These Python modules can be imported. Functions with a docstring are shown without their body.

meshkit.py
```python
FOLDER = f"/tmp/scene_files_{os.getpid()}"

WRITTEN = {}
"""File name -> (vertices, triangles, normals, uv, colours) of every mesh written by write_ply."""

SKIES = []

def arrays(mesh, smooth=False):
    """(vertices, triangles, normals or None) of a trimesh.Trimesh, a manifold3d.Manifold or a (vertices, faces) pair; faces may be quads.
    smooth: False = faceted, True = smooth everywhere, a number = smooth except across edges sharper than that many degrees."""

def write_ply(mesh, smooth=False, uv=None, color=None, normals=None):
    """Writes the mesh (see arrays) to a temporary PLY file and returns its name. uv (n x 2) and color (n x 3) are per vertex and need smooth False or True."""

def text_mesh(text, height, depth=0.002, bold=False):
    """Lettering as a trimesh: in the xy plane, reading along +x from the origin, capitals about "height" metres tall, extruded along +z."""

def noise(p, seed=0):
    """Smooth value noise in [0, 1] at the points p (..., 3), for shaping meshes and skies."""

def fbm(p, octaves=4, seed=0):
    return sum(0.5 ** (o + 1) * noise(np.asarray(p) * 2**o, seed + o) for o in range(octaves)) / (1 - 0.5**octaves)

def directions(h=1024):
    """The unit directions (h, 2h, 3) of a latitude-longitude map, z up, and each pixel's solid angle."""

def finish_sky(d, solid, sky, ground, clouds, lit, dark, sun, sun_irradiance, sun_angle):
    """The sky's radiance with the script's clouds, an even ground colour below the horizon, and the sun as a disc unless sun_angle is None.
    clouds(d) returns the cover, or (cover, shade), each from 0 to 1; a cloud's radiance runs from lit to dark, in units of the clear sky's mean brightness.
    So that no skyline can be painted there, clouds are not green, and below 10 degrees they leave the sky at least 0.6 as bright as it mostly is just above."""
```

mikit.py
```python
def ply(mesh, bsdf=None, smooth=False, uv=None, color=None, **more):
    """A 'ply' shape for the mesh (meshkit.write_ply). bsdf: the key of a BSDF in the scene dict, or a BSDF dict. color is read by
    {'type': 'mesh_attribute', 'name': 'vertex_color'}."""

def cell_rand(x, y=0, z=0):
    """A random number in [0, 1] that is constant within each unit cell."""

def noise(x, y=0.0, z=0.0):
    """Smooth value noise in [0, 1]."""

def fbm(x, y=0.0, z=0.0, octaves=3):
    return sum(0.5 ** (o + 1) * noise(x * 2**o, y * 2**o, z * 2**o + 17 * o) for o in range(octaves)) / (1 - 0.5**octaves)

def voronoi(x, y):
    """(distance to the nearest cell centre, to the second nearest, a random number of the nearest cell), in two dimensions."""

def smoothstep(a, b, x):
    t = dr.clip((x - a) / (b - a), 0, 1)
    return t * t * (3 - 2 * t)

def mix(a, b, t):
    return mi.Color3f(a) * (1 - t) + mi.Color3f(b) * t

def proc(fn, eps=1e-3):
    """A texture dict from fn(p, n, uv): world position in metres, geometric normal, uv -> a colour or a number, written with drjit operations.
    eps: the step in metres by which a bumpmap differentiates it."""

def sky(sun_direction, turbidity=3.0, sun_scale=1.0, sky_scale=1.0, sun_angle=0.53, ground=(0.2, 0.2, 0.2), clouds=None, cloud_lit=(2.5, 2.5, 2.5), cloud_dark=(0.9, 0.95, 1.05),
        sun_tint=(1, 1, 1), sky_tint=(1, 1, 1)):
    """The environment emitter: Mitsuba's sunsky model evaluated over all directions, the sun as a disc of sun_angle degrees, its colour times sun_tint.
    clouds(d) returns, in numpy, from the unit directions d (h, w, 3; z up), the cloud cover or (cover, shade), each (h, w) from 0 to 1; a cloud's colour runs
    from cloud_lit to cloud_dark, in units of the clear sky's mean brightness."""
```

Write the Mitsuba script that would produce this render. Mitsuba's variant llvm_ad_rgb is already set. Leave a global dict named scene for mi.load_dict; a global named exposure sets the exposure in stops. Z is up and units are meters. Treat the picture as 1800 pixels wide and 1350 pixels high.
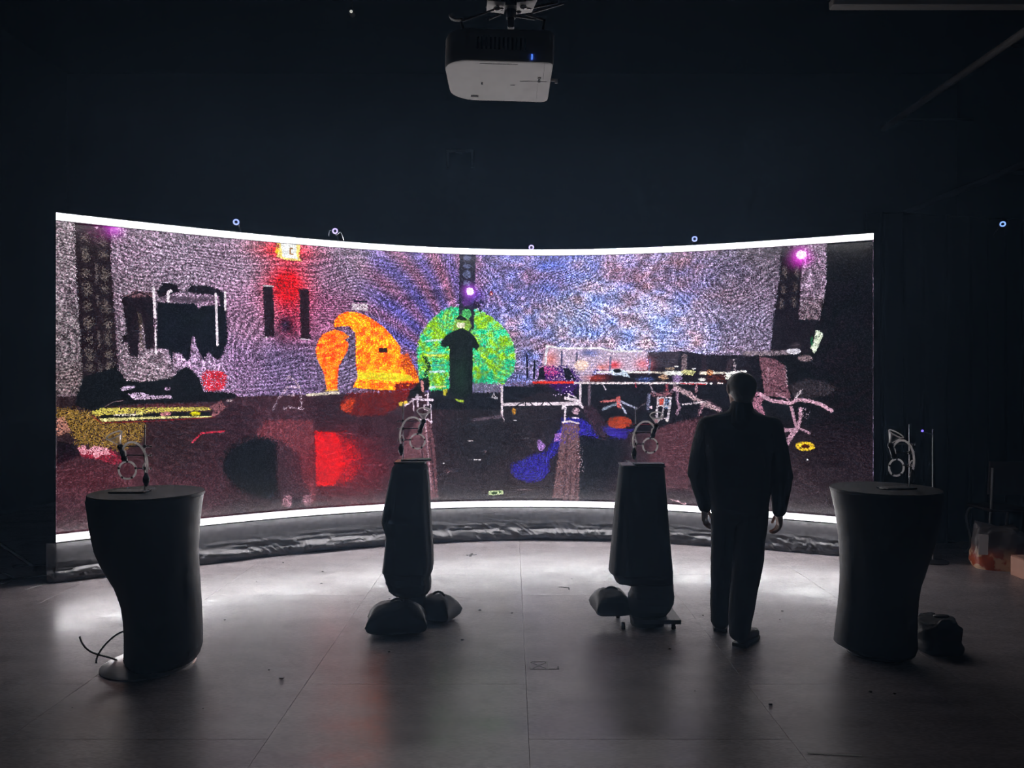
import math
import numpy as np, trimesh, drjit as dr, mitsuba as mi, manifold3d as m3
import mikit, meshkit
from mikit import proc, cell_rand, noise, fbm, smoothstep
T = mi.ScalarTransform4f
scene, labels = {}, {}

# ---------------------------------------------------------------- camera, air, light
HAZE = 0.0076
scene['stage_haze'] = {'type': 'homogeneous', 'sigma_t': HAZE, 'albedo': {'type': 'rgb', 'value': [0.38, 0.62, 0.95]}, 'phase': {'type': 'hg', 'g': 0.74}}
scene['camera'] = {'type': 'perspective', 'fov': math.degrees(2 * math.atan(900 / 1352)), 'fov_axis': 'x', 'near_clip': 0.05,
                   'to_world': T().look_at(origin=[0, 0, 1.7], target=[0, 5, 1.7], up=[0, 0, 1]),
                   'medium': {'type': 'ref', 'id': 'stage_haze'}}
exposure = 0.0
STRIP_TOP, STRIP_LOW = (33.5, 31.5, 31.8), (49.0, 46.0, 46.5)
SCREEN_GAIN = 1.0

# ---------------------------------------------------------------- materials
def rgb(*c):
    return {'type': 'rgb', 'value': list(c)}
def pbr(key, color, rough, metallic=0.0, specular=0.5, **more):
    base = color if isinstance(color, dict) else rgb(*color)
    scene[key] = {'type': 'twosided', 'b': {'type': 'principled', 'base_color': base, 'roughness': rough, 'metallic': metallic, 'specular': specular, **more}}

def floor_color(p, n, uv):
    a = fbm(p.x * 3, p.y * 9, 0.0, octaves=4)
    b = noise(p.x * 60, p.y * 160, 3.0)
    d = smoothstep(0.72, 0.8, noise(p.x * 7, p.y * 7, 9.0))
    v = 0.14 + 0.08 * a + 0.07 * (b - 0.5) - 0.02 * d
    return mi.Color3f(v * 1.10, v * 0.96, v * 0.98)
def floor_rough(p, n, uv):
    a = fbm(p.x * 2.5, p.y * 6, 4.0, octaves=4)
    b = noise(p.x * 40, p.y * 110, 1.0)
    return dr.clip(0.31 + 0.16 * (a - 0.5) + 0.10 * (b - 0.5), 0.2, 0.7)
scene['m_floor'] = {'type': 'twosided', 'b': {'type': 'blendbsdf', 'weight': 0.62,
    'a': {'type': 'principled', 'base_color': proc(floor_color), 'roughness': 0.5, 'specular': 0.8},
    'b': {'type': 'principled', 'base_color': proc(floor_color), 'roughness': proc(floor_rough), 'specular': 1.0}}}
pbr('m_subfloor', (0.01, 0.01, 0.01), 0.9)
pbr('m_black_wall', (0.0035, 0.004, 0.005), 0.9, specular=0.1)
pbr('m_curtain', (0.002, 0.002, 0.0025), 0.9, specular=0.1)
pbr('m_cover', (0.005, 0.005, 0.006), 0.5, specular=0.25)
pbr('m_velvet', (0.007, 0.007, 0.009), 0.75, specular=0.25)
def skirt_color(p, n, uv):
    a = noise(p.x * 30, p.z * 30, 2.0)
    v = 0.038 + 0.02 * a
    return mi.Color3f(v, v, v * 1.06)
pbr('m_skirt', proc(skirt_color), 0.5, specular=0.5)
pbr('m_dark_metal', (0.02, 0.02, 0.022), 0.45, specular=0.5)
pbr('m_grey_metal', (0.24, 0.23, 0.22), 0.5)
pbr('m_pale_metal', (0.5, 0.48, 0.46), 0.5)
pbr('m_dull_metal', (0.2, 0.2, 0.2), 0.6)
pbr('m_black_plastic', (0.012, 0.012, 0.013), 0.4)
scene['m_chrome'] = {'type': 'twosided', 'b': {'type': 'roughconductor', 'alpha': 0.12, 'specular_reflectance': rgb(0.86, 0.84, 0.82)}}
scene['m_silver'] = {'type': 'twosided', 'b': {'type': 'roughconductor', 'alpha': 0.25, 'specular_reflectance': rgb(0.7, 0.68, 0.66)}}
pbr('m_card', (0.75, 0.74, 0.74), 0.6)
scene['m_clear'] = {'type': 'principledthin', 'base_color': rgb(0.97, 0.95, 0.94), 'roughness': 0.35, 'diff_trans': 1.3, 'eta': 1.5}
pbr('m_base_metal', (0.85, 0.82, 0.8), 0.33, metallic=0.85)
scene['m_glass'] = {'type': 'thindielectric', 'int_ior': 1.5}
def plastic_color(p, n, uv):
    v = 0.66 + 0.05 * noise(p.x * 25, p.y * 25, p.z * 25)
    return mi.Color3f(v, v * 0.985, v * 0.95)
pbr('m_white_plastic', proc(plastic_color), 0.45)
pbr('m_jacket', (0.008, 0.008, 0.010), 0.8, specular=0.25, sheen=0.3)
pbr('m_trousers', (0.007, 0.007, 0.009), 0.8, specular=0.2, sheen=0.2)
pbr('m_shoe', (0.01, 0.01, 0.01), 0.5)
pbr('m_skin', (0.42, 0.26, 0.2), 0.5)
pbr('m_hair', (0.03, 0.024, 0.02), 0.6)
pbr('m_tape_white', (0.42, 0.42, 0.42), 0.6)
pbr('m_tape_grey', (0.34, 0.34, 0.33), 0.6)
pbr('m_tape_dark', (0.012, 0.012, 0.012), 0.6)
pbr('m_cable', (0.015, 0.015, 0.015), 0.4)
pbr('m_sandbag', (0.009, 0.009, 0.011), 0.6, specular=0.35)
pbr('m_cardboard', (0.62, 0.34, 0.25), 0.8)
def bag_print(p, n, uv):
    a = fbm(p.x * 14, p.z * 14, p.y * 14, octaves=3)
    low = smoothstep(0.24, 0.08, p.z)
    c = mikit.mix((0.09, 0.08, 0.08), mikit.mix((0.42, 0.08, 0.03), (0.7, 0.45, 0.28), smoothstep(0.45, 0.6, a)), low)
    return c
pbr('m_bag', proc(bag_print), 0.35)
pbr('m_bag_film', (0.09, 0.085, 0.085), 0.3)
pbr('m_seat', (0.03, 0.02, 0.02), 0.6)

# ---------------------------------------------------------------- mesh helpers
V = lambda *a: np.array(a, float)
def cat(*ms):
    return trimesh.util.concatenate([m for m in ms])
def num(key):
    if not any(k == key or k.startswith(key + '__') for k in list(scene) + list(labels)):
        return key
    i = 1
    while any(k == f'{key}_{i:03d}' or k.startswith(f'{key}_{i:03d}__') for k in list(scene) + list(labels)):
        i += 1
    return f'{key}_{i:03d}'
def obj(name, mesh, mat, parent=None, smooth=35, **more):
    key = num(f'{parent}__{name}' if parent else name)
    scene[key] = mikit.ply(mesh, mat, smooth=smooth, **more)
    return key
def thing(name, label, cat_, group=None):
    key = num(name)
    labels[key] = {'label': label, 'category': cat_}
    if group:
        labels[key]['group'] = group
    return key
def tag(key, label, cat_, group=None):
    labels[key] = {'label': label, 'category': cat_}
    if group:
        labels[key]['group'] = group
    return key
def struct(name, mesh, mat, smooth=False, **more):
    scene[name] = mikit.ply(mesh, mat, smooth=smooth, **more)
    labels[name] = {'kind': 'structure'}
    return name
def man(m):
    a = m.to_mesh()
    return trimesh.Trimesh(a.vert_properties[:, :3], a.tri_verts, process=False)
def to_man(t):
    return m3.Manifold(m3.Mesh(np.asarray(t.vertices, np.float32), np.asarray(t.faces, np.uint32)))
def box(cx, cy, cz, sx, sy, sz, bevel=0.0, rz=0.0):
    if bevel > 0:
        b = bevel
        a = m3.Manifold.cube([sx - 2 * b, sy - 2 * b, sz - 2 * b], True)
        parts = [m3.Manifold.cube([sx - 2 * b, sy - 2 * b, sz], True), m3.Manifold.cube([sx - 2 * b, sy, sz - 2 * b], True), m3.Manifold.cube([sx, sy - 2 * b, sz - 2 * b], True)]
        m = man(m3.Manifold.batch_hull(parts))
    else:
        m = trimesh.creation.box([sx, sy, sz])
    if rz:
        m.apply_transform(trimesh.transformations.rotation_matrix(rz, [0, 0, 1]))
    m.apply_translation([cx, cy, cz])
    return m
def sphere(c, r, sub=2, scale=(1, 1, 1)):
    m = trimesh.creation.icosphere(subdivisions=sub, radius=r)
    m.apply_scale(scale)
    m.apply_translation(c)
    return m
def spline(pts, n=40):
    from scipy.interpolate import CubicSpline
    p = np.asarray(pts, float)
    t = np.concatenate([[0], np.cumsum(np.linalg.norm(np.diff(p, axis=0), axis=1))])
    return CubicSpline(t, p)(np.linspace(0, t[-1], n))
def tube(pts, r, sides=10, closed=False):
    p = np.asarray(pts, float)
    n = len(p)
    t = (np.roll(p, -1, 0) - np.roll(p, 1, 0)) if closed else np.gradient(p, axis=0)
    t /= np.linalg.norm(t, axis=1, keepdims=True)
    u = np.cross(t[0], [0, 0, 1.0] if abs(t[0][2]) < 0.9 else [1.0, 0, 0]); u /= np.linalg.norm(u)
    rad = np.broadcast_to(np.asarray(r, float), (n,))
    a = np.arange(sides) * 2 * np.pi / sides
    vs = []
    for i in range(n):
        u = u - t[i] * (u @ t[i]); u /= np.linalg.norm(u)
        w = np.cross(t[i], u)
        vs.append(p[i] + rad[i] * (np.cos(a)[:, None] * u + np.sin(a)[:, None] * w))
    v = np.vstack(vs)
    f = []
    for i in range(n if closed else n - 1):
        k = (i + 1) % n
        for j in range(sides):
            l = (j + 1) % sides
            f += [[i * sides + j, k * sides + j, k * sides + l], [i * sides + j, k * sides + l, i * sides + l]]
    if not closed:
        v = np.vstack([v, p[:1], p[-1:]])
        for j in range(sides):
            l = (j + 1) % sides
            f += [[n * sides, j, l], [n * sides + 1, (n - 1) * sides + l, (n - 1) * sides + j]]
    m = trimesh.Trimesh(v, f, process=False)
    if not closed or True:
        m.fix_normals()
    return m
def rod(a, b, r, sides=12):
    return tube([a, b], r, sides)
def lathe(profile, c=(0, 0, 0), sections=40):
    m = trimesh.creation.revolve(np.asarray(profile, float), sections=sections)
    m.fix_normals()
    m.apply_translation(c)
    return m
def loft(rings, caps=True):
    rings = np.asarray(rings)
    n, k = rings.shape[:2]
    v = rings.reshape(-1, 3)
    f = []
    for i in range(n - 1):
        j = np.arange(k); l = (j + 1) % k
        f.append(np.stack([i * k + j, i * k + l, (i + 1) * k + l], 1))
        f.append(np.stack([i * k + j, (i + 1) * k + l, (i + 1) * k + j], 1))
    f = np.vstack(f)
    if caps:
        v = np.vstack([v, rings[0].mean(0), rings[-1].mean(0)])
        j = np.arange(k); l = (j + 1) % k
        f = np.vstack([f, np.stack([j * 0 + n * k, l, j], 1), np.stack([j * 0 + n * k + 1, (n - 1) * k + j, (n - 1) * k + l], 1)])
    m = trimesh.Trimesh(v, f, process=False)
    m.fix_normals()
    return m
def cover(rows, cx, cy, depth, n_exp=2.0, folds=0, amp=0.0, seed=0, k=96, steps=60, dexp=None):
    """A draped cover: rows of (z, left x, right x) in metres; depth = half depth over half width."""
    rows = sorted(rows, key=lambda r: r[0])
    z = np.array([r[0] for r in rows])
    zz = np.unique(np.concatenate([np.linspace(z[0], z[-1], steps), z]))
    le, ri = np.interp(zz, z, [r[1] for r in rows]), np.interp(zz, z, [r[2] for r in rows])
    a = np.arange(k) * 2 * np.pi / k
    ca, sa = np.cos(a), np.sin(a)
    ux, uy = np.sign(ca) * np.abs(ca) ** (2 / n_exp), np.sign(sa) * np.abs(sa) ** (2 / n_exp)
    top = zz[-1]
    rings = []
    for q, l, r in zip(zz, le, ri):
        xc, hw = (l + r) / 2, (r - l) / 2
        hd = depth(q) if callable(depth) else depth * hw
        g = min(1, (top - q) / 0.25) * amp
        fold = 1 + g * (np.sin(a * folds + 2 * np.sin(a * 3 + seed) + seed) * 0.6 + 0.4 * np.sin(a * (folds * 1.7 // 1) + 3 * seed)) / max(hw, 0.05) if amp else 1.0
        side = np.abs(ux) ** 6
        fx = 1 + (fold - 1) * (1 - side) if amp else 1.0
        rings.append(np.stack([cx + xc + hw * ux * fx, cy + hd * uy * fold, np.full(k, q)], 1))
    return loft(rings)
def pillow(w, d, h, seed=0, p=3.2, n=36):
    u = np.linspace(-1, 1, n)
    U, W = np.meshgrid(u, u, indexing='ij')
    prof = ((1 - np.abs(U) ** p) * (1 - np.abs(W) ** p)).clip(0) ** 0.5
    pinch = 1 - 0.07 * (1 - np.abs(W) ** 2)
    X, Y = U * w / 2 * (1 - 0.06 * (1 - W ** 2)), W * d / 2 * (1 - 0.06 * (1 - U ** 2))
    q = np.stack([X * 7, Y * 7, X * 0 + seed], -1)
    bump = (meshkit.fbm(q, 3, seed) - 0.5)
    top = np.stack([X, Y, h * 0.35 + h * 0.62 * prof * (1 + 0.5 * bump)], -1)
    bot = np.stack([X, Y, h * 0.35 - h * 0.35 * prof ** 0.5], -1)
    v = np.vstack([top.reshape(-1, 3), bot.reshape(-1, 3)])
    idx = np.arange(n * n).reshape(n, n)
    a, b, c, e = idx[:-1, :-1].ravel(), idx[1:, :-1].ravel(), idx[1:, 1:].ravel(), idx[:-1, 1:].ravel()
    f = np.vstack([np.stack([a, b, c], 1), np.stack([a, c, e], 1), np.stack([a, c, b], 1) + n * n, np.stack([a, e, c], 1) + n * n])
    m = trimesh.Trimesh(v, f, process=False)
    m.merge_vertices()
    return m
def put(m, x=0, y=0, z=0, rz=0, rx=0, ry=0):
    m = m.copy()
    R = trimesh.transformations.euler_matrix(rx, ry, rz)
    m.apply_transform(R)
    m.apply_translation([x, y, z])
    return m

# ---------------------------------------------------------------- the room
struct('subfloor', box(0, 3.6, -0.06, 13.4, 15.8, 0.06), 'm_subfloor')
labels['subfloor'] = {'kind': 'structure'}
thin = 0.03
labels['floor'] = {'kind': 'structure'}
SEAM0, PW, PL = 1.33, 1.25, 2.5
for i in range(-7, 5):
    xa = SEAM0 + PW * i
    for j in range(-3, 4):
        ya = 6.18 + PL * j + (0 if i % 2 else 0.68) - PL
        xl, xr, yl, yr = max(xa, -6.6), min(xa + PW, 6.6), max(ya, -4.2), min(ya + PL, 11.4)
        if xr - xl > 0.05 and yr - yl > 0.05:
            obj('panel', box((xl + xr) / 2, (yl + yr) / 2, -thin / 2, xr - xl - 0.0014, yr - yl - 0.0014, thin, 0.0006), 'm_floor', 'floor', smooth=False)
struct('wall_back', box(0, 11.5, 3.1, 13.4, 0.2, 6.4), 'm_black_wall')
struct('wall_left', box(-6.7, 3.6, 3.1, 0.2, 15.8, 6.4), 'm_black_wall')
struct('wall_right', box(6.7, 3.6, 3.1, 0.2, 15.8, 6.4), 'm_black_wall')
struct('wall_front', box(0, -4.3, 3.1, 13.4, 0.2, 6.4), 'm_black_wall')
struct('ceiling', box(0, 3.6, 6.35, 13.4, 15.8, 0.1), 'm_black_wall')

# ---------------------------------------------------------------- the curved screen
CO = [1.17431095e-03, 1.32533741e-03, -1.12312791e-01, 7.13783683e-02, 8.40483293]
SX = np.linspace(-3.915, 3.525, 2001)
SY = np.polyval(CO, SX)
SARC = np.concatenate([[0], np.cumsum(np.hypot(np.diff(SX), np.diff(SY)))])
SLEN = SARC[-1]
def at(s, off=0.0):
    """Points of the screen's plan curve at arc length s, moved off metres towards the audience."""
    s = np.asarray(s, float)
    x, y = np.interp(s, SARC, SX), np.interp(s, SARC, SY)
    d = 1e-2
    tx = np.interp(s + d, SARC, SX) - np.interp(s - d, SARC, SX)
    ty = np.interp(s + d, SARC, SY) - np.interp(s - d, SARC, SY)
    tx, ty = np.where(s < d, np.interp(d, SARC, SX) - SX[0], tx), np.where(s < d, np.interp(d, SARC, SY) - SY[0], ty)
    l = np.hypot(tx, ty) + 1e-9
    return x + off * ty / l, y - off * tx / l
def zbot(s):
    return np.interp(s, [0, 0.25, 1.2, 2.0, 3.0, 4.7, 6.0, 7.3, 8.05], [0.376, 0.38, 0.395, 0.402, 0.402, 0.393, 0.384, 0.36, 0.345])
ZTOP = 3.137

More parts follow.
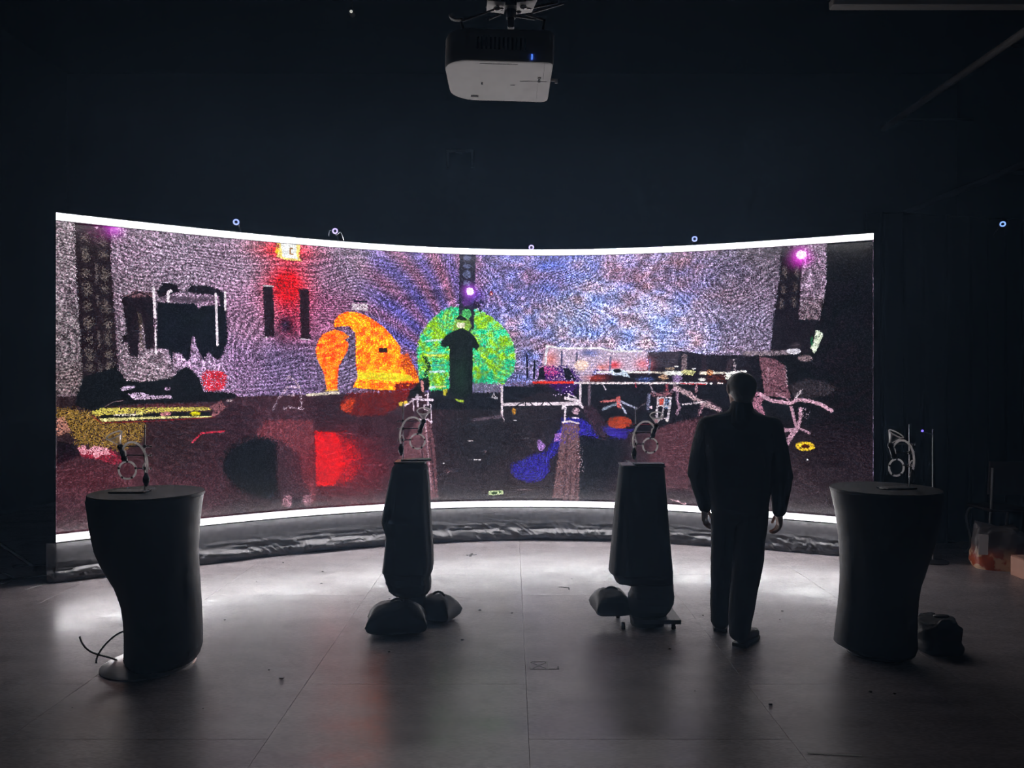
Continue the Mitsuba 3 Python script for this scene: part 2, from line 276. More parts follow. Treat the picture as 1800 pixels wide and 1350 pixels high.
PIC = """
U 112 102 106 0 1 72,2904 360 0
U 98 90 92 0 1 59,2068 360 0
U 84 74 74 0 1 93,1675 360 0
U 116 100 114 0 1 585,2958 360 0
U 120 106 120 0 1 919,2834 360 0
U 112 98 108 0 1 585,2496 360 0
U 122 104 120 0 1 1531,2997 360 0
U 124 94 116 0 1 1638,2339 360 0
U 110 88 116 0 1 1531,1893 360 0
U 92 78 106 0 1 1967,1899 360 0
U 92 76 104 0 1 1967,1615 360 0
U 136 114 140 0 1 1270,1835 360 0
U 110 98 104 0 1 726,1726 360 0
U 110 84 104 0 1 2307,2946 360 0
U 110 94 112 0 1 2597,3025 360 0
U 118 72 98 0 1 2335,2368 360 0
U 90 80 104 0 1 2539,2023 360 0
U 104 84 122 0 1 3075,2934 360 0
U 90 74 122 0 1 3257,2397 360 0
U 110 84 120 0 1 3687,2898 360 0
U 104 98 142 0 1 4371,2912 360 0
U 100 102 158 0 1 4745,2914 360 0
U 126 130 164 0 1 4993,2415 360 0
U 110 106 140 0 1 4620,2167 360 0
U 132 136 176 0 1 5364,2536 360 0
U 124 108 138 0 1 5609,2963 360 0
U 110 98 126 0 1 6210,2880 360 0
U 142 144 178 0 1 5912,2281 360 0
U 138 134 166 0 1 6270,2153 360 0
U 94 84 100 0 1 6791,2795 360 0
U 108 100 120 0 1 6791,2203 360 0
U 82 74 84 0 1 7017,3018 360 0
U 116 100 116 0 1 7508,2814 360 0
U 88 76 82 0 1 7561,2355 360 0
W 52 38 40 0 1 51,1479 450 0
W 60 40 44 0 1 919,1146 450 0
W 82 50 58 0 1 93,691 450 0
W 84 50 58 0 1 679,536 450 0
W 64 40 48 0 1 1426,1399 450 0
W 78 46 54 0 1 1168,598 450 0
W 84 50 60 0 1 1967,1331 450 0
W 60 38 46 0 1 2539,1319 450 0
W 60 38 44 0 1 1692,556 450 0
W 96 38 48 0 1 2835,717 450 0
W 66 40 48 0 1 2894,1073 450 0
W 70 44 52 0 1 3136,644 450 0
W 42 36 40 0 1 4059,1050 450 0
W 52 42 47 0 1 3749,623 450 0
W 54 42 46 0 1 4371,612 450 0
W 28 26 34 0 1 5302,926 450 0
W 60 42 50 0 1 5912,630 450 0
W 84 54 62 0 1 6151,1063 450 0
W 34 28 34 0 1 6151,1548 450 0
W 42 32 37 0 1 7614,990 450 0
W 27 20 24 0 1 7873,1560 450 0
W 62 48 54 0 1 7454,640 450 0
W 25 20 26 0 1 7873,2793 450 0
W 46 36 42 0 1 7873,607 450 0
W 22 18 24 0 1 7347,1556 450 0
M 255 255 255 10 1 0,1593 515,1623 1067,1647 1531,1579 2539,1600 3257,1609 3935,1607 4309,1607 4745,1762 5486,1793 5972,1914 6734,1979 7128,2009 7172,2368 7561,2344 7624,2694 7629,3148 8053,3226 8053,8 0,211
B 235 15 25 0 1.1 1995,2667 205 262
B 225 30 40 0 1.1 1967,3035 261 102
B 200 30 60 0 0.6 2012,2326 137 171
B 52 28 48 0 0.95 1978,2285 97 136
P 36 20 28 8 1 1757,2669 1856,2676 1873,2169 1774,2166
P 40 20 28 9 1 2113,2657 2209,2662 2221,2156 2130,2153
L 230 215 225 6 1 6 1763,2670 1856,2670
L 220 200 215 6 1 6 1779,2160 1801,2161
L 220 200 215 6 1 6 2135,2153 2215,2150
P 255 225 120 8 1 1889,3119 2124,3139 2113,2978 2141,2940 1989,2940 1895,2961
P 255 255 250 6 1 1928,3122 2085,3136 2085,2987 2107,2955 1950,2965
L 170 110 40 2 1 6 2045,3058 2023,3062 2023,3005 2051,3002
E 255 200 20 8 1 1895,3023 17 28
E 190 40 10 8 1 1906,3069 11 23
P 38 28 32 10 1 136,3114 422,3115 427,2733 462,2194 477,1946 498,1607 209,1609 156,2643
E 104 92 88 20 0.62 223,2981 33 38
E 104 92 88 20 0.62 223,2837 33 64
E 104 92 88 20 0.62 228,2671 33 38
E 104 92 88 20 0.62 233,2539 33 64
E 104 92 88 20 0.62 238,2384 33 38
E 104 92 88 20 0.62 253,2230 33 64
E 104 92 88 20 0.62 253,2097 33 38
E 104 92 88 20 0.62 258,1964 33 64
E 104 92 88 20 0.62 258,1841 33 38
E 104 92 88 20 0.62 361,2985 34 65
E 104 92 88 20 0.62 366,2840 34 38
E 104 92 88 20 0.62 371,2678 34 65
E 104 92 88 20 0.62 376,2549 34 38
E 104 92 88 20 0.62 386,2382 34 65
E 104 92 88 20 0.62 401,2236 34 38
E 104 92 88 20 0.62 401,2102 34 65
E 104 92 88 20 0.62 406,1967 34 38
E 104 92 88 20 0.62 416,1843 34 65
L 96 84 84 10 0.6 11 302,3056 302,2945
L 96 84 84 10 0.6 11 307,2756 312,2589
L 96 84 84 10 0.6 11 319,2478 322,2389
L 96 84 84 10 0.6 11 327,2166 332,2010
L 96 84 84 10 0.6 11 337,1898 341,1809
B 96 18 76 0 0.7 366,3053 123 78
G 205 60 215 0 1.1 452,3096 68 0
E 240 180 225 3 1 312,3080 10 11
P 32 21 27 10 1 508,2474 632,2545 779,2532 779,2033 705,2014 689,2238 658,2237 647,1955 580,1948 559,2073 508,2066 518,2128 549,2152
P 112 78 86 8 0.7 520,2489 632,2545 768,2531 768,2502 611,2480
L 30 22 28 3 1 5 549,2482 652,2535 758,2490
P 18 15 24 8 1 800,2452 1129,2459 1162,2413 1196,2445 1414,2451 1426,2111 1379,1976 1345,1927 1299,1950 1253,2010 1208,1919 1140,2067 1129,2150 1106,2137 1090,1940 1051,1916 1018,1980 941,1996 930,1850 906,2013 800,2034
P 27 20 27 10 1 800,2545 854,2636 974,2627 996,2558 822,2488
P 27 20 27 11 1 1051,2561 1095,2630 1253,2635 1403,2584 1403,2450 1356,2448 1345,2544 1151,2550
P 96 80 96 8 0.8 811,2470 886,2515 1310,2542 1310,2494 1129,2465 886,2463
L 245 228 240 3 0.93 12 774,2583 785,2312
L 245 228 240 3 0.93 7 788,2196 795,1976
L 245 228 240 3 0.93 11 1319,2561 1333,2072
L 245 228 240 3 0.93 10 1403,2584 1405,2414
L 245 230 240 4 1 12 924,2565 897,2551 897,2469
L 86 72 64 10 0.6 15 652,2340 673,2180 673,2019
P 17 12 17 10 1 151,1587 209,1764 467,1855 549,1737 673,1720 854,1744 930,1756 996,1839 1051,1857 1106,1834 1174,1757 1208,1631 1379,1624 1496,1611 1514,1565 1264,1529 549,1515 406,1495 277,1464 151,1510
P 120 100 110 5 0.6 8,1610 151,1615 151,1598 8,1594
P 200 175 205 5 0.85 503,1663 549,1686 621,1680 611,1663 549,1640 508,1635
P 205 175 205 5 0.8 559,1612 673,1626 758,1593 919,1594 930,1568 611,1558
E 160 130 160 5 0.7 892,1656 30 16
P 215 45 60 11 0.8 1191,1793 1253,1832 1379,1818 1428,1782 1403,1673 1362,1634 1219,1635 1196,1709
P 138 106 48 24 0.7 8,1496 93,1489 238,1462 366,1361 700,1357 700,1213 508,1096 406,1141 156,1169 132,1258 74,1381 8,1415
P 185 125 108 10 0.7 8,1404 65,1414 112,1292 8,1252
P 28 18 26 10 1 8,1209 141,1175 180,1080 103,1040 8,1002
B 92 44 52 0 0.6 337,870 369 145
P 150 42 60 10 0.75 160,1147 307,1095 427,1112 508,1040 518,982 427,988 307,1034 199,1057
P 240 160 175 7 0.75 160,1147 219,1166 238,1121 277,1153 337,1150 406,1130 422,1078 366,1070 302,1049 267,1086 199,1084
P 92 46 50 10 0.6 528,1487 768,1523 1253,1505 1253,1475 346,1485
P 206 190 84 7 0.78 263,1455 346,1487 1253,1481 1276,1450 611,1436 337,1412 282,1428
P 20 12 14 4 1 337,1425 1264,1437 1276,1394 356,1397
P 226 216 140 5 0.9 327,1396 822,1402 1287,1393 1287,1384 800,1381 356,1366
E 220 205 190 4 0.7 549,1422 108 10
E 215 200 110 5 0.8 668,1433 41 18
E 225 140 150 5 0.8 876,1423 47 21
E 215 205 20 5 0.9 1134,1421 48 20
P 150 92 98 6 0.7 1259,1481 1368,1545 1414,1472 1316,1385 1276,1402 1299,1450
L 130 14 26 3 0.8 4 277,1419 346,1356 673,1358 1310,1381
L 110 84 90 3 0.8 4 376,1501 447,1542 518,1550
E 190 165 170 4 0.7 1443,1539 29 12
L 205 48 70 3 0.8 8 1106,1150 1191,1235 1403,1247
P 13 13 21 38 1 1363,953 1426,1070 1595,1162 1665,1193 1845,1159 1900,1095 1911,710 1878,542 1638,605 1489,710 1400,825
P 122 58 66 17 0.85 1771,1329 1955,1344 2256,1324 2281,501 2230,479 2142,753 2117,984 1942,1130 1881,1157 1686,1201
P 68 46 54 14 0.85 1893,1094 1992,1077 2104,959 2142,753 2218,620 2230,491 1930,513 1905,767
E 175 120 135 11 0.6 2004,527 63 57
E 175 120 135 12 0.6 2192,520 49 51
E 40 22 32 9 1 2085,527 57 38
L 225 190 212 11 0.62 7 1992,1735 2017,1773 2079,1722 2129,1633 2135,1455
L 225 190 212 11 0.62 7 1998,1672 2117,1665
L 225 190 212 11 0.62 7 1955,1451 2004,1469 2154,1448
L 225 190 212 11 0.62 7 1856,1446 1905,1546 2004,1672
L 225 190 212 11 0.62 7 1992,1596 2054,1589 2054,1621
B 130 22 34 0 0.85 2539,901 339 248
P 240 6 12 12 0.9 2268,1221 2474,1203 2526,1123 2545,992 2578,860 2513,733 2461,658 2287,661
E 225 10 18 82 0.6 2539,940 157 222
L 180 90 110 6 0.6 6 2565,1194 2709,1171
L 150 70 85 6 0.6 4 2788,852 3028,849
O 242 142 14 6 1 2464,2281 2467,2346 2513,2413 2591,2445 2683,2448 2775,2423 2894,2360 3001,2283 3095,2178 3156,2099 3162,2019 3217,2006 3271,1939 3352,1778 3359,1710 3095,1636 2921,1637 2656,1664 2709,1776 2689,1933 2689,2157 2683,2235 2617,2299 2539,2297
O 238 112 18 6 1 2275,2044 2307,2148 2358,2213 2474,2262 2565,2232 2624,2188 2565,2160 2611,2129 2604,2050 2552,1958 2513,1879 2493,1638 2390,1639 2364,1800 2294,1954
E 240 150 30 9 0.8 2578,2193 39 18
P 205 78 10 12 0.85 3162,2005 3244,2033 3352,1778 3298,1737 3162,1885
P 252 228 40 6 0.95 2709,1828 3136,1817 3271,1791 3298,1734 3109,1727 2709,1753
P 120 24 14 15 0.9 3095,1710 3352,1724 3311,1616 3217,1522 3109,1523 3095,1643
P 110 26 14 15 0.85 2513,1488 2617,1605 2921,1633 3095,1636 3217,1562 3149,1469 2974,1370 2709,1368 2578,1396
P 225 66 20 18 0.6 2513,1449 2630,1579 2683,1526 2617,1396
P 245 205 70 6 0.9 3136,1502 3230,1524 3244,1497 3149,1462
P 48 18 20 4 1 2930,2079 3021,2081 3021,2030 2930,2029
L 232 216 196 6 0.9 13 2192,1588 2506,1612
L 240 200 80 6 1 9 2384,1632 2500,1638
P 226 205 218 9 0.9 2654,2536 2815,2543 2815,2466 2646,2468
P 30 22 40 3 1 2663,2568 2808,2569 2808,2553 2663,2550
E 140 110 120 5 0.8 2768,2501 26 11
N 60 200 100 12 0.96 3339,2061 3366,2210 3461,2361 3598,2486 3708,2532 3914,2541 4066,2481 4232,2373 4343,2235 4399,2111 4412,1945 4385,1835 4274,1697 3942,1710 3942,1779 3680,1778 3694,1649 3475,1629 3461,1751 3366,1751 3339,1940
P 112 108 132 12 0.85 3942,1710 4232,1710 4232,1607 3942,1607
P 26 22 28 12 1 3475,1629 3694,1649 3942,1607 4232,1600 4260,1421 3461,1425
L 205 245 225 6 0.9 11 3434,2160 3619,2180
L 120 225 170 6 0.9 11 3448,2033 3625,2035
L 225 232 90 6 0.9 11 3448,2006 3625,2010
L 205 245 240 6 0.9 11 3475,1830 3632,1836
L 240 240 140 6 0.9 11 3475,1667 3646,1675
L 200 240 255 6 0.9 11 3461,1659 3530,1667
L 80 200 180 6 0.9 11 3475,1897 3625,1904
P 20 20 20 9 1 3379,1751 3461,1778 3475,1697 3461,1636 3311,1562 3230,1549 3257,1616 3352,1710
L 225 150 150 5 0.9 15 3390,1724 3400,1629
L 24 50 30 9 0.8 20 3420,1981 3468,1887 3420,1751
P 200 190 50 6 0.9 3612,1635 3667,1649 3653,1574 3625,1574
P 170 200 60 6 0.8 3749,1539 3845,1525 3839,1498 3777,1505
P 42 38 54 7 1 3797,3106 3974,3112 3967,2796 3959,2507 3956,2315 3901,2259 3880,2396 3790,2422 3788,2531
E 98 102 140 9 0.85 3880,3068 41 30
E 98 102 140 9 0.85 3880,2979 41 25
E 98 102 140 9 0.85 3880,2890 41 47
E 98 102 140 9 0.85 3880,2794 41 30
E 80 185 100 9 0.85 3873,2458 52 58
E 90 50 120 9 0.8 3873,2588 55 41
B 84 58 150 0 0.85 3983,2659 103 82
E 36 24 46 9 0.9 3983,2562 36 41
E 32 22 60 6 0.9 4039,2591 28 22
L 30 22 46 6 0.8 7 4011,2535 4032,2467
G 190 80 235 0 1.2 3908,2705 63 0
E 255 250 255 6 1 3912,2705 41 44
E 120 18 34 5 1 4142,2686 19 28
E 250 190 190 2 1 4142,2680 10 11
P 130 170 60 9 0.9 3749,2408 3804,2450 3901,2396 3928,2328 3901,2287 3708,2257
P 24 24 26 5 1 3749,2408 3804,2447 3859,2416 3887,2389 3777,2394
P 240 238 200 6 1 3770,2367 3859,2361 3852,2306 3770,2312
P 21 23 20 7 1 3763,2285 3811,2306 3845,2297 3908,2266 3970,2205 4011,2116 3990,2065 3942,2095 3939,1614 3928,1559 3694,1560 3687,2106 3612,2094 3587,2132 3612,2180 3667,2242
B 34 56 40 0 0.6 3811,1779 82 178
P 200 190 200 6 0.5 4136,1545 4177,1600 4219,1531
P 25 20 27 12 1 4732,1700 6905,1694 6905,1435 6387,1357 6187,1306 5851,1180 5437,1175 5154,1483 4745,1619 4284,1470 4271,1681
P 36 31 38 9 1 5839,2043 6187,2051 6446,2012 6882,1998 6893,1830 5851,1835
P 70 62 72 12 0.75 5839,2037 6032,2047 6187,2033 6151,1876 5851,1878
L 120 100 106 7 0.8 27 6228,1996 6222,1851
L 66 52 60 7 0.8 24 6700,1944 6677,1849
L 58 46 56 9 0.7 24 6434,1994 6434,1850
P 204 180 204 9 0.92 4670,1731 4682,1881 4751,2123 4869,2098 5339,2096 5486,2058 5803,2059 5857,2031 5827,1963 5839,1847 5609,1844 5278,1867 5216,1731
B 235 130 120 0 0.75 4794,1968 75 87
B 225 60 130 0 0.8 4782,1806 100 62
B 98 108 170 0 0.8 5216,2041 112 42
B 225 70 80 0 0.9 5486,1904 74 49
B 230 110 120 0 0.7 5791,1915 86 61
B 220 110 90 0 0.7 5351,1880 62 37
L 255 250 255 6 0.95 9 4755,2117 4894,2092 5327,2090 5486,2054 5791,2056
L 235 230 245 6 0.9 14 4755,2117 4732,1918
L 80 74 104 3 0.95 11 4915,2055 4915,1905
L 96 90 116 3 0.95 11 5080,2035 5077,1905
L 120 112 146 3 0.95 11 5446,1990 5433,1768
L 110 104 132 3 0.95 11 5870,1963 5845,1743
L 22 18 32 3 0.95 11 4620,1949 4611,1768
L 26 20 38 3 0.95 11 4533,2024 4539,1768
E 255 215 200 12 0.9 5129,1905 77 57
P 30 22 28 7 1 5278,1808 6893,1794 6893,1706 5216,1719
L 246 240 242 5 0.97 11 5302,1828 5876,1828
L 248 246 240 9 0.95 22 6032,1816 6187,1815
L 230 215 200 6 0.8 9 5888,1826 6032,1818
L 225 220 150 12 0.7 24 6228,1825 6317,1821
L 245 230 210 9 0.85 16 6399,1814 6527,1823
L 240 230 215 7 0.8 11 6539,1816 6654,1815
L 246 242 240 7 0.9 15 6666,1807 6848,1830
E 230 140 80 12 0.7 6492,1826 36 26
E 250 250 240 7 1 6677,1777 36 29
E 245 240 235 6 0.9 6411,1748 38 17
E 240 235 235 3 1 6145,1888 24 8
E 225 220 225 3 1 6328,1863 27 7
E 200 170 140 9 0.7 6080,1864 49 12
P 205 220 240 6 0.9 5437,1855 5535,1867 5609,1842 5657,1768 5560,1792 5462,1799
E 14 12 20 4 1 5517,1844 42 22
E 70 84 140 12 0.7 5815,1749 98 25
E 160 130 180 18 0.75 6151,1749 49 44
E 190 150 120 18 0.6 6008,1779 49 29
E 96 46 40 24 0.6 6562,1754 108 36
B 165 60 50 0 0.8 5265,1768 112 32
P 64 26 104 25 0.72 4670,1918 4869,1893 5043,1880 5129,1743 5043,1569 4869,1619 4770,1694 4695,1793
P 225 70 150 25 0.5 4670,1881 4819,1893 4894,1793 4720,1793
P 24 20 32 6 1 4931,1874 4993,1874 5074,1743 4956,1744
P 26 22 34 6 1 4651,1744 4670,1868 4720,1893 4738,1744
E 225 190 240 2 1 4950,1760 6 6
E 225 190 240 2 1 4910,1582 6 6
E 225 190 240 2 1 4829,1753 6 6
E 225 190 240 2 1 4772,1769 6 6
E 225 190 240 2 1 5049,1697 6 6
E 225 190 240 2 1 5005,1620 6 6
E 225 190 240 2 1 4919,1741 6 6
E 225 190 240 2 1 4947,1596 6 6
E 225 190 240 2 1 4850,1573 6 6
E 225 190 240 2 1 5026,1756 6 6
E 225 190 240 2 1 5053,1776 6 6
E 225 190 240 2 1 4786,1700 6 6
E 225 190 240 2 1 4826,1583 6 6
E 225 190 240 2 1 5024,1607 6 6
E 225 190 240 2 1 5013,1736 6 6
E 225 190 240 2 1 4968,1618 6 6
E 225 190 240 2 1 4928,1718 6 6
E 225 190 240 2 1 5018,1789 6 6
E 225 190 240 2 1 4874,1643 6 6
E 225 190 240 2 1 4881,1589 6 6
E 225 190 240 2 1 4835,1710 6 6
E 225 190 240 2 1 4997,1672 6 6
E 225 190 240 2 1 4863,1779 6 6
E 225 190 240 2 1 4969,1663 6 6
E 225 190 240 2 1 4851,1725 6 6
E 225 190 240 2 1 4797,1831 6 6
P 120 96 130 19 0.6 4333,1706 4496,1744 4620,1725 4595,1681 4321,1669
L 236 52 34 6 0.92 14 4608,1716 5043,1716
L 240 222 228 6 0.93 10 5055,1711 6457,1708
L 200 40 50 5 0.7 5 6187,1706 6446,1696
E 240 235 235 3 1 6504,1706 17 10
E 240 225 225 6 0.8 6597,1706 31 10
L 226 206 220 5 0.9 12 5117,1706 5117,1495
L 120 100 116 9 0.75 14 5216,1694 5213,1470
L 235 215 226 5 0.95 12 4259,1669 4261,1358
L 232 212 224 6 0.95 17 4265,1476 5117,1489
L 215 195 205 5 0.8 6 4259,1371 4284,1296
L 96 80 92 9 0.7 16 3948,1311 4271,1346
L 24 18 26 2 1 6 4371,1420 4446,1482 4496,1495
L 24 18 26 2 1 6 4520,1495 4520,1445
L 24 18 26 2 1 6 4570,1495 4633,1432
L 24 18 26 2 1 6 4720,1507 4670,1432
L 24 18 26 2 1 6 4770,1507 4819,1445
E 190 130 44 7 0.8 4393,1402 22 40
L 200 185 200 4 0.9 6 5364,1694 5394,1638
L 190 60 80 5 0.8 7 5712,1706 5718,1669
L 170 150 165 7 0.7 9 5870,1694 5894,1621 5924,1608
L 150 70 80 9 0.7 15 6044,1694 6044,1597
L 120 120 150 9 0.8 15 5857,1584 5845,1437
L 200 150 165 7 0.8 12 6358,1682 6352,1622
E 235 200 215 5 1 5878,1449 17 15
L 225 120 120 7 0.85 12 5345,1508 5535,1527
L 190 190 220 7 0.8 11 5535,1521 5724,1436
L 130 140 160 9 0.7 14 5364,1428 5511,1490
L 190 190 215 6 0.8 10 5542,1496 5609,1386
L 215 100 96 9 0.8 21 5529,1546 5535,1459
L 90 74 80 6 0.6 5 5730,1436 5827,1498
P 206 84 70 9 0.8 5954,1545 6020,1545 6010,1468 5948,1468
P 120 140 180 9 0.6 6020,1542 6086,1548 6068,1438 6008,1438
L 220 205 218 6 0.82 7 5948,1547 6092,1554
L 220 205 218 6 0.82 13 5954,1547 5933,1303
L 220 205 218 6 0.82 12 6086,1548 6053,1311
L 220 205 218 6 0.82 7 6020,1536 5998,1353
L 220 205 218 6 0.82 7 5954,1468 6056,1465
L 220 205 218 6 0.82 10 5954,1328 6056,1326
E 245 160 170 5 0.9 5931,1303 17 17
E 240 225 225 5 0.9 6046,1310 17 15
P 150 100 110 12 0.6 5876,1596 6092,1621 6103,1572 5900,1559
L 190 150 175 9 0.7 12 6103,1621 6127,1658 6163,1597 6151,1548 6175,1451 6151,1378
L 226 186 196 15 0.6 24 6139,1664 6270,1597 6364,1525 6585,1431
L 215 200 210 6 0.75 8 6210,1482 6328,1495 6446,1512
L 160 120 135 9 0.7 16 6411,1478 6381,1381
L 90 64 74 12 0.6 12 6469,1526 6585,1455
P 92 56 64 18 0.85 5912,1205 6092,1268 6364,1321 6317,1187 6270,582 5900,569 5851,812
E 196 70 40 9 0.82 5542,1284 133 64
L 140 30 40 6 0.7 5 5609,1257 5924,1266
P 58 42 160 12 0.7 5437,1224 5535,1213 5730,1215 5633,1177 5609,1103 5437,1138 5388,1199
P 70 44 58 25 0.5 5154,1483 5265,1446 5437,1224 5388,1100 5290,1136 5154,1396
P 22 20 27 19 1 5103,1131 5282,1104 5323,706 5172,483 5103,482
P 50 40 160 19 0.74 4357,757 4371,826 4482,867 4620,936 4758,977 4841,1102 4910,1254 4924,1330 5117,1331 5227,1256 5309,1118 5117,1145 4910,1033 4786,867 4765,742 4703,659 4551,625 4412,674
P 56 44 150 19 0.6 5336,1229 5418,1243 5609,1135 5582,1108 5446,1120
P 180 130 215 7 0.8 4648,1060 4669,1102 4738,1026 4703,963 4662,977
P 180 120 210 7 0.8 4841,1157 4910,1164 4897,1074 4828,1074
P 122 88 92 12 0.85 4924,1275 5103,1262 5110,868 5103,420 4814,452 4876,922
L 70 48 54 9 0.8 10 4979,1144 4938,480
L 70 48 54 9 0.8 10 5021,812 4993,453
L 70 48 54 9 0.8 10 5083,1034 5069,454
L 190 160 170 25 0.25 14 5103,1062 5131,744
L 240 220 230 4 1 10 4924,1282 5007,1293 5096,1271
L 240 220 235 5 0.92 11 4955,1448 4952,1296
L 240 220 235 5 0.92 17 4959,1545 5090,1517
L 240 220 235 5 0.92 7 4993,1545 4986,1593 5069,1552
L 240 220 235 5 0.92 14 4924,1434 4938,1475 5103,1483 5138,1448
E 210 170 190 9 0.8 5069,1404 39 36
L 215 190 225 4 1 7 5034,1331 5096,1327
P 205 222 165 5 0.95 4112,533 4274,540 4277,496 4115,487
E 40 70 20 3 1 4177,511 36 14
E 90 120 70 3 1 4239,521 14 10
L 200 185 190 3 0.8 5 3887,1083 3942,1083
L 205 195 200 2 0.95 6 3956,877 4028,876
L 110 100 108 4 0.8 5 3894,876 3935,876
E 235 225 230 2 1 3625,845 10 8
E 180 170 180 3 1 4406,1303 19 7
E 110 76 84 12 0.4 3673,762 33 19
E 110 90 98 6 0.6 4080,964 19 11
L 110 90 94 12 0.45 10 4426,543 4620,542
L 150 140 148 3 0.8 3 4509,1109 4551,1109
P 122 78 86 11 0.85 3337,1317 3484,1315 3533,997 3564,476 3428,462 3416,847 3123,850 3221,1113
L 190 150 165 6 0.6 8 3428,1273 3490,570
L 64 42 50 6 0.8 9 3379,1183 3404,847
L 62 40 48 6 0.7 8 3478,1120 3527,569
L 238 212 232 5 0.85 10 3339,1582 3347,1460
L 238 212 232 5 0.85 9 3456,1600 3456,1473
L 238 212 232 5 0.85 11 3296,1539 3507,1527
L 238 212 232 5 0.85 9 3209,1472 3296,1525
L 238 212 232 5 0.85 8 3325,1561 3383,1561
L 238 212 232 5 0.85 9 3354,1319 3456,1318 3492,1285
L 238 212 232 5 0.85 6 3485,1480 3496,1292
L 238 212 232 5 0.85 6 3296,1503 3303,1417
L 238 212 232 5 0.85 7 3426,1575 3448,1589
L 238 212 232 5 0.85 7 3441,1481 3412,1467 3416,1430 3448,1416
P 32 25 31 9 1 7197,3095 7404,3081 7395,2802 7365,2324 7527,2299 7460,2002 7094,2024 7120,2331 7177,2733
E 92 80 80 14 0.65 7238,2843 24 55
E 92 80 80 14 0.65 7224,2666 24 55
E 92 80 80 15 0.65 7204,2514 24 55
E 92 80 80 14 0.65 7338,2677 24 54
E 92 80 80 14 0.65 7323,2533 24 54
E 92 80 80 14 0.65 7353,2836 24 54
E 70 60 66 12 0.7 7344,2092 42 29
B 215 50 200 0 0.55 7404,2953 96 64
G 225 70 215 0 1.2 7389,3007 77 0
E 255 250 255 9 1 7392,3005 48 45
P 228 240 214 7 0.95 7534,2247 7600,2205 7542,2049 7512,2009 7478,2066 7508,2121
E 40 130 80 9 0.6 7493,2129 11 48
P 124 82 94 9 0.85 6985,1978 7134,1960 7241,1883 7261,1680 7296,1551 7042,1587 7016,1766
L 215 180 195 14 0.5 5 7236,1883 7256,1680
L 190 150 165 9 0.6 5 7078,1863 7073,1679
L 60 36 46 7 0.8 6 7093,1701 7246,1615
L 70 42 52 7 0.8 5 7103,1766 7236,1723
L 146 128 138 12 0.8 22 6844,2018 7021,2018 7256,2021
E 226 220 232 7 0.92 7317,2032 71 29
E 138 116 122 10 0.75 7427,1958 72 31
P 54 47 52 14 0.85 7276,1680 7427,1754 7565,1733 7730,1670 7653,1596 7446,1552 7306,1578
P 176 116 138 9 0.8 6902,1472 6964,1614 7052,1598 7005,1495 7052,1365
L 210 162 182 8 0.85 18 6990,1598 7103,1528 7286,1508 7367,1541 7486,1526 7584,1490 7672,1437
L 190 140 160 6 0.8 8 7154,1604 7276,1535
L 196 150 170 7 0.85 14 7296,1466 7317,1380 7342,1274
L 196 150 170 7 0.85 14 7382,1456 7382,1360 7367,1275
L 196 150 170 7 0.85 23 7352,1258 7246,1084
L 196 150 170 7 0.85 20 7195,1230 7327,1233
L 196 150 170 7 0.85 11 7367,1259 7466,1208
L 215 195 205 9 0.7 13 7342,1557 7397,1637
E 190 160 175 29 0.22 7427,1403 47 53
E 244 196 44 7 0.95 7429,1071 91 46
E 70 28 10 7 1 7431,1071 45 21
E 240 235 240 2 1 7451,937 10 7
L 235 180 190 6 0.7 9 6092,466 6240,424
L 200 180 190 9 0.5 9 6734,1955 6791,1552
"""
def lin(c):
    c = c / 255.0
    return c / 12.92 if c < 0.04045 else ((c + 0.055) / 1.055) ** 2.4
LAYERS = []
for line in PIC.strip().splitlines():
    w = line.split()
    kind, col, jit, den = w[0], [lin(float(c)) for c in w[1:4]], float(w[4]) / 1000, float(w[5])
    rest = w[6:]
    pts = [tuple(float(q) / 1000 for q in a.split(',')) for a in rest if ',' in a]
    nums = [float(a) / 1000 for a in rest if ',' not in a]
    LAYERS.append((kind, col, jit, den, pts, nums))

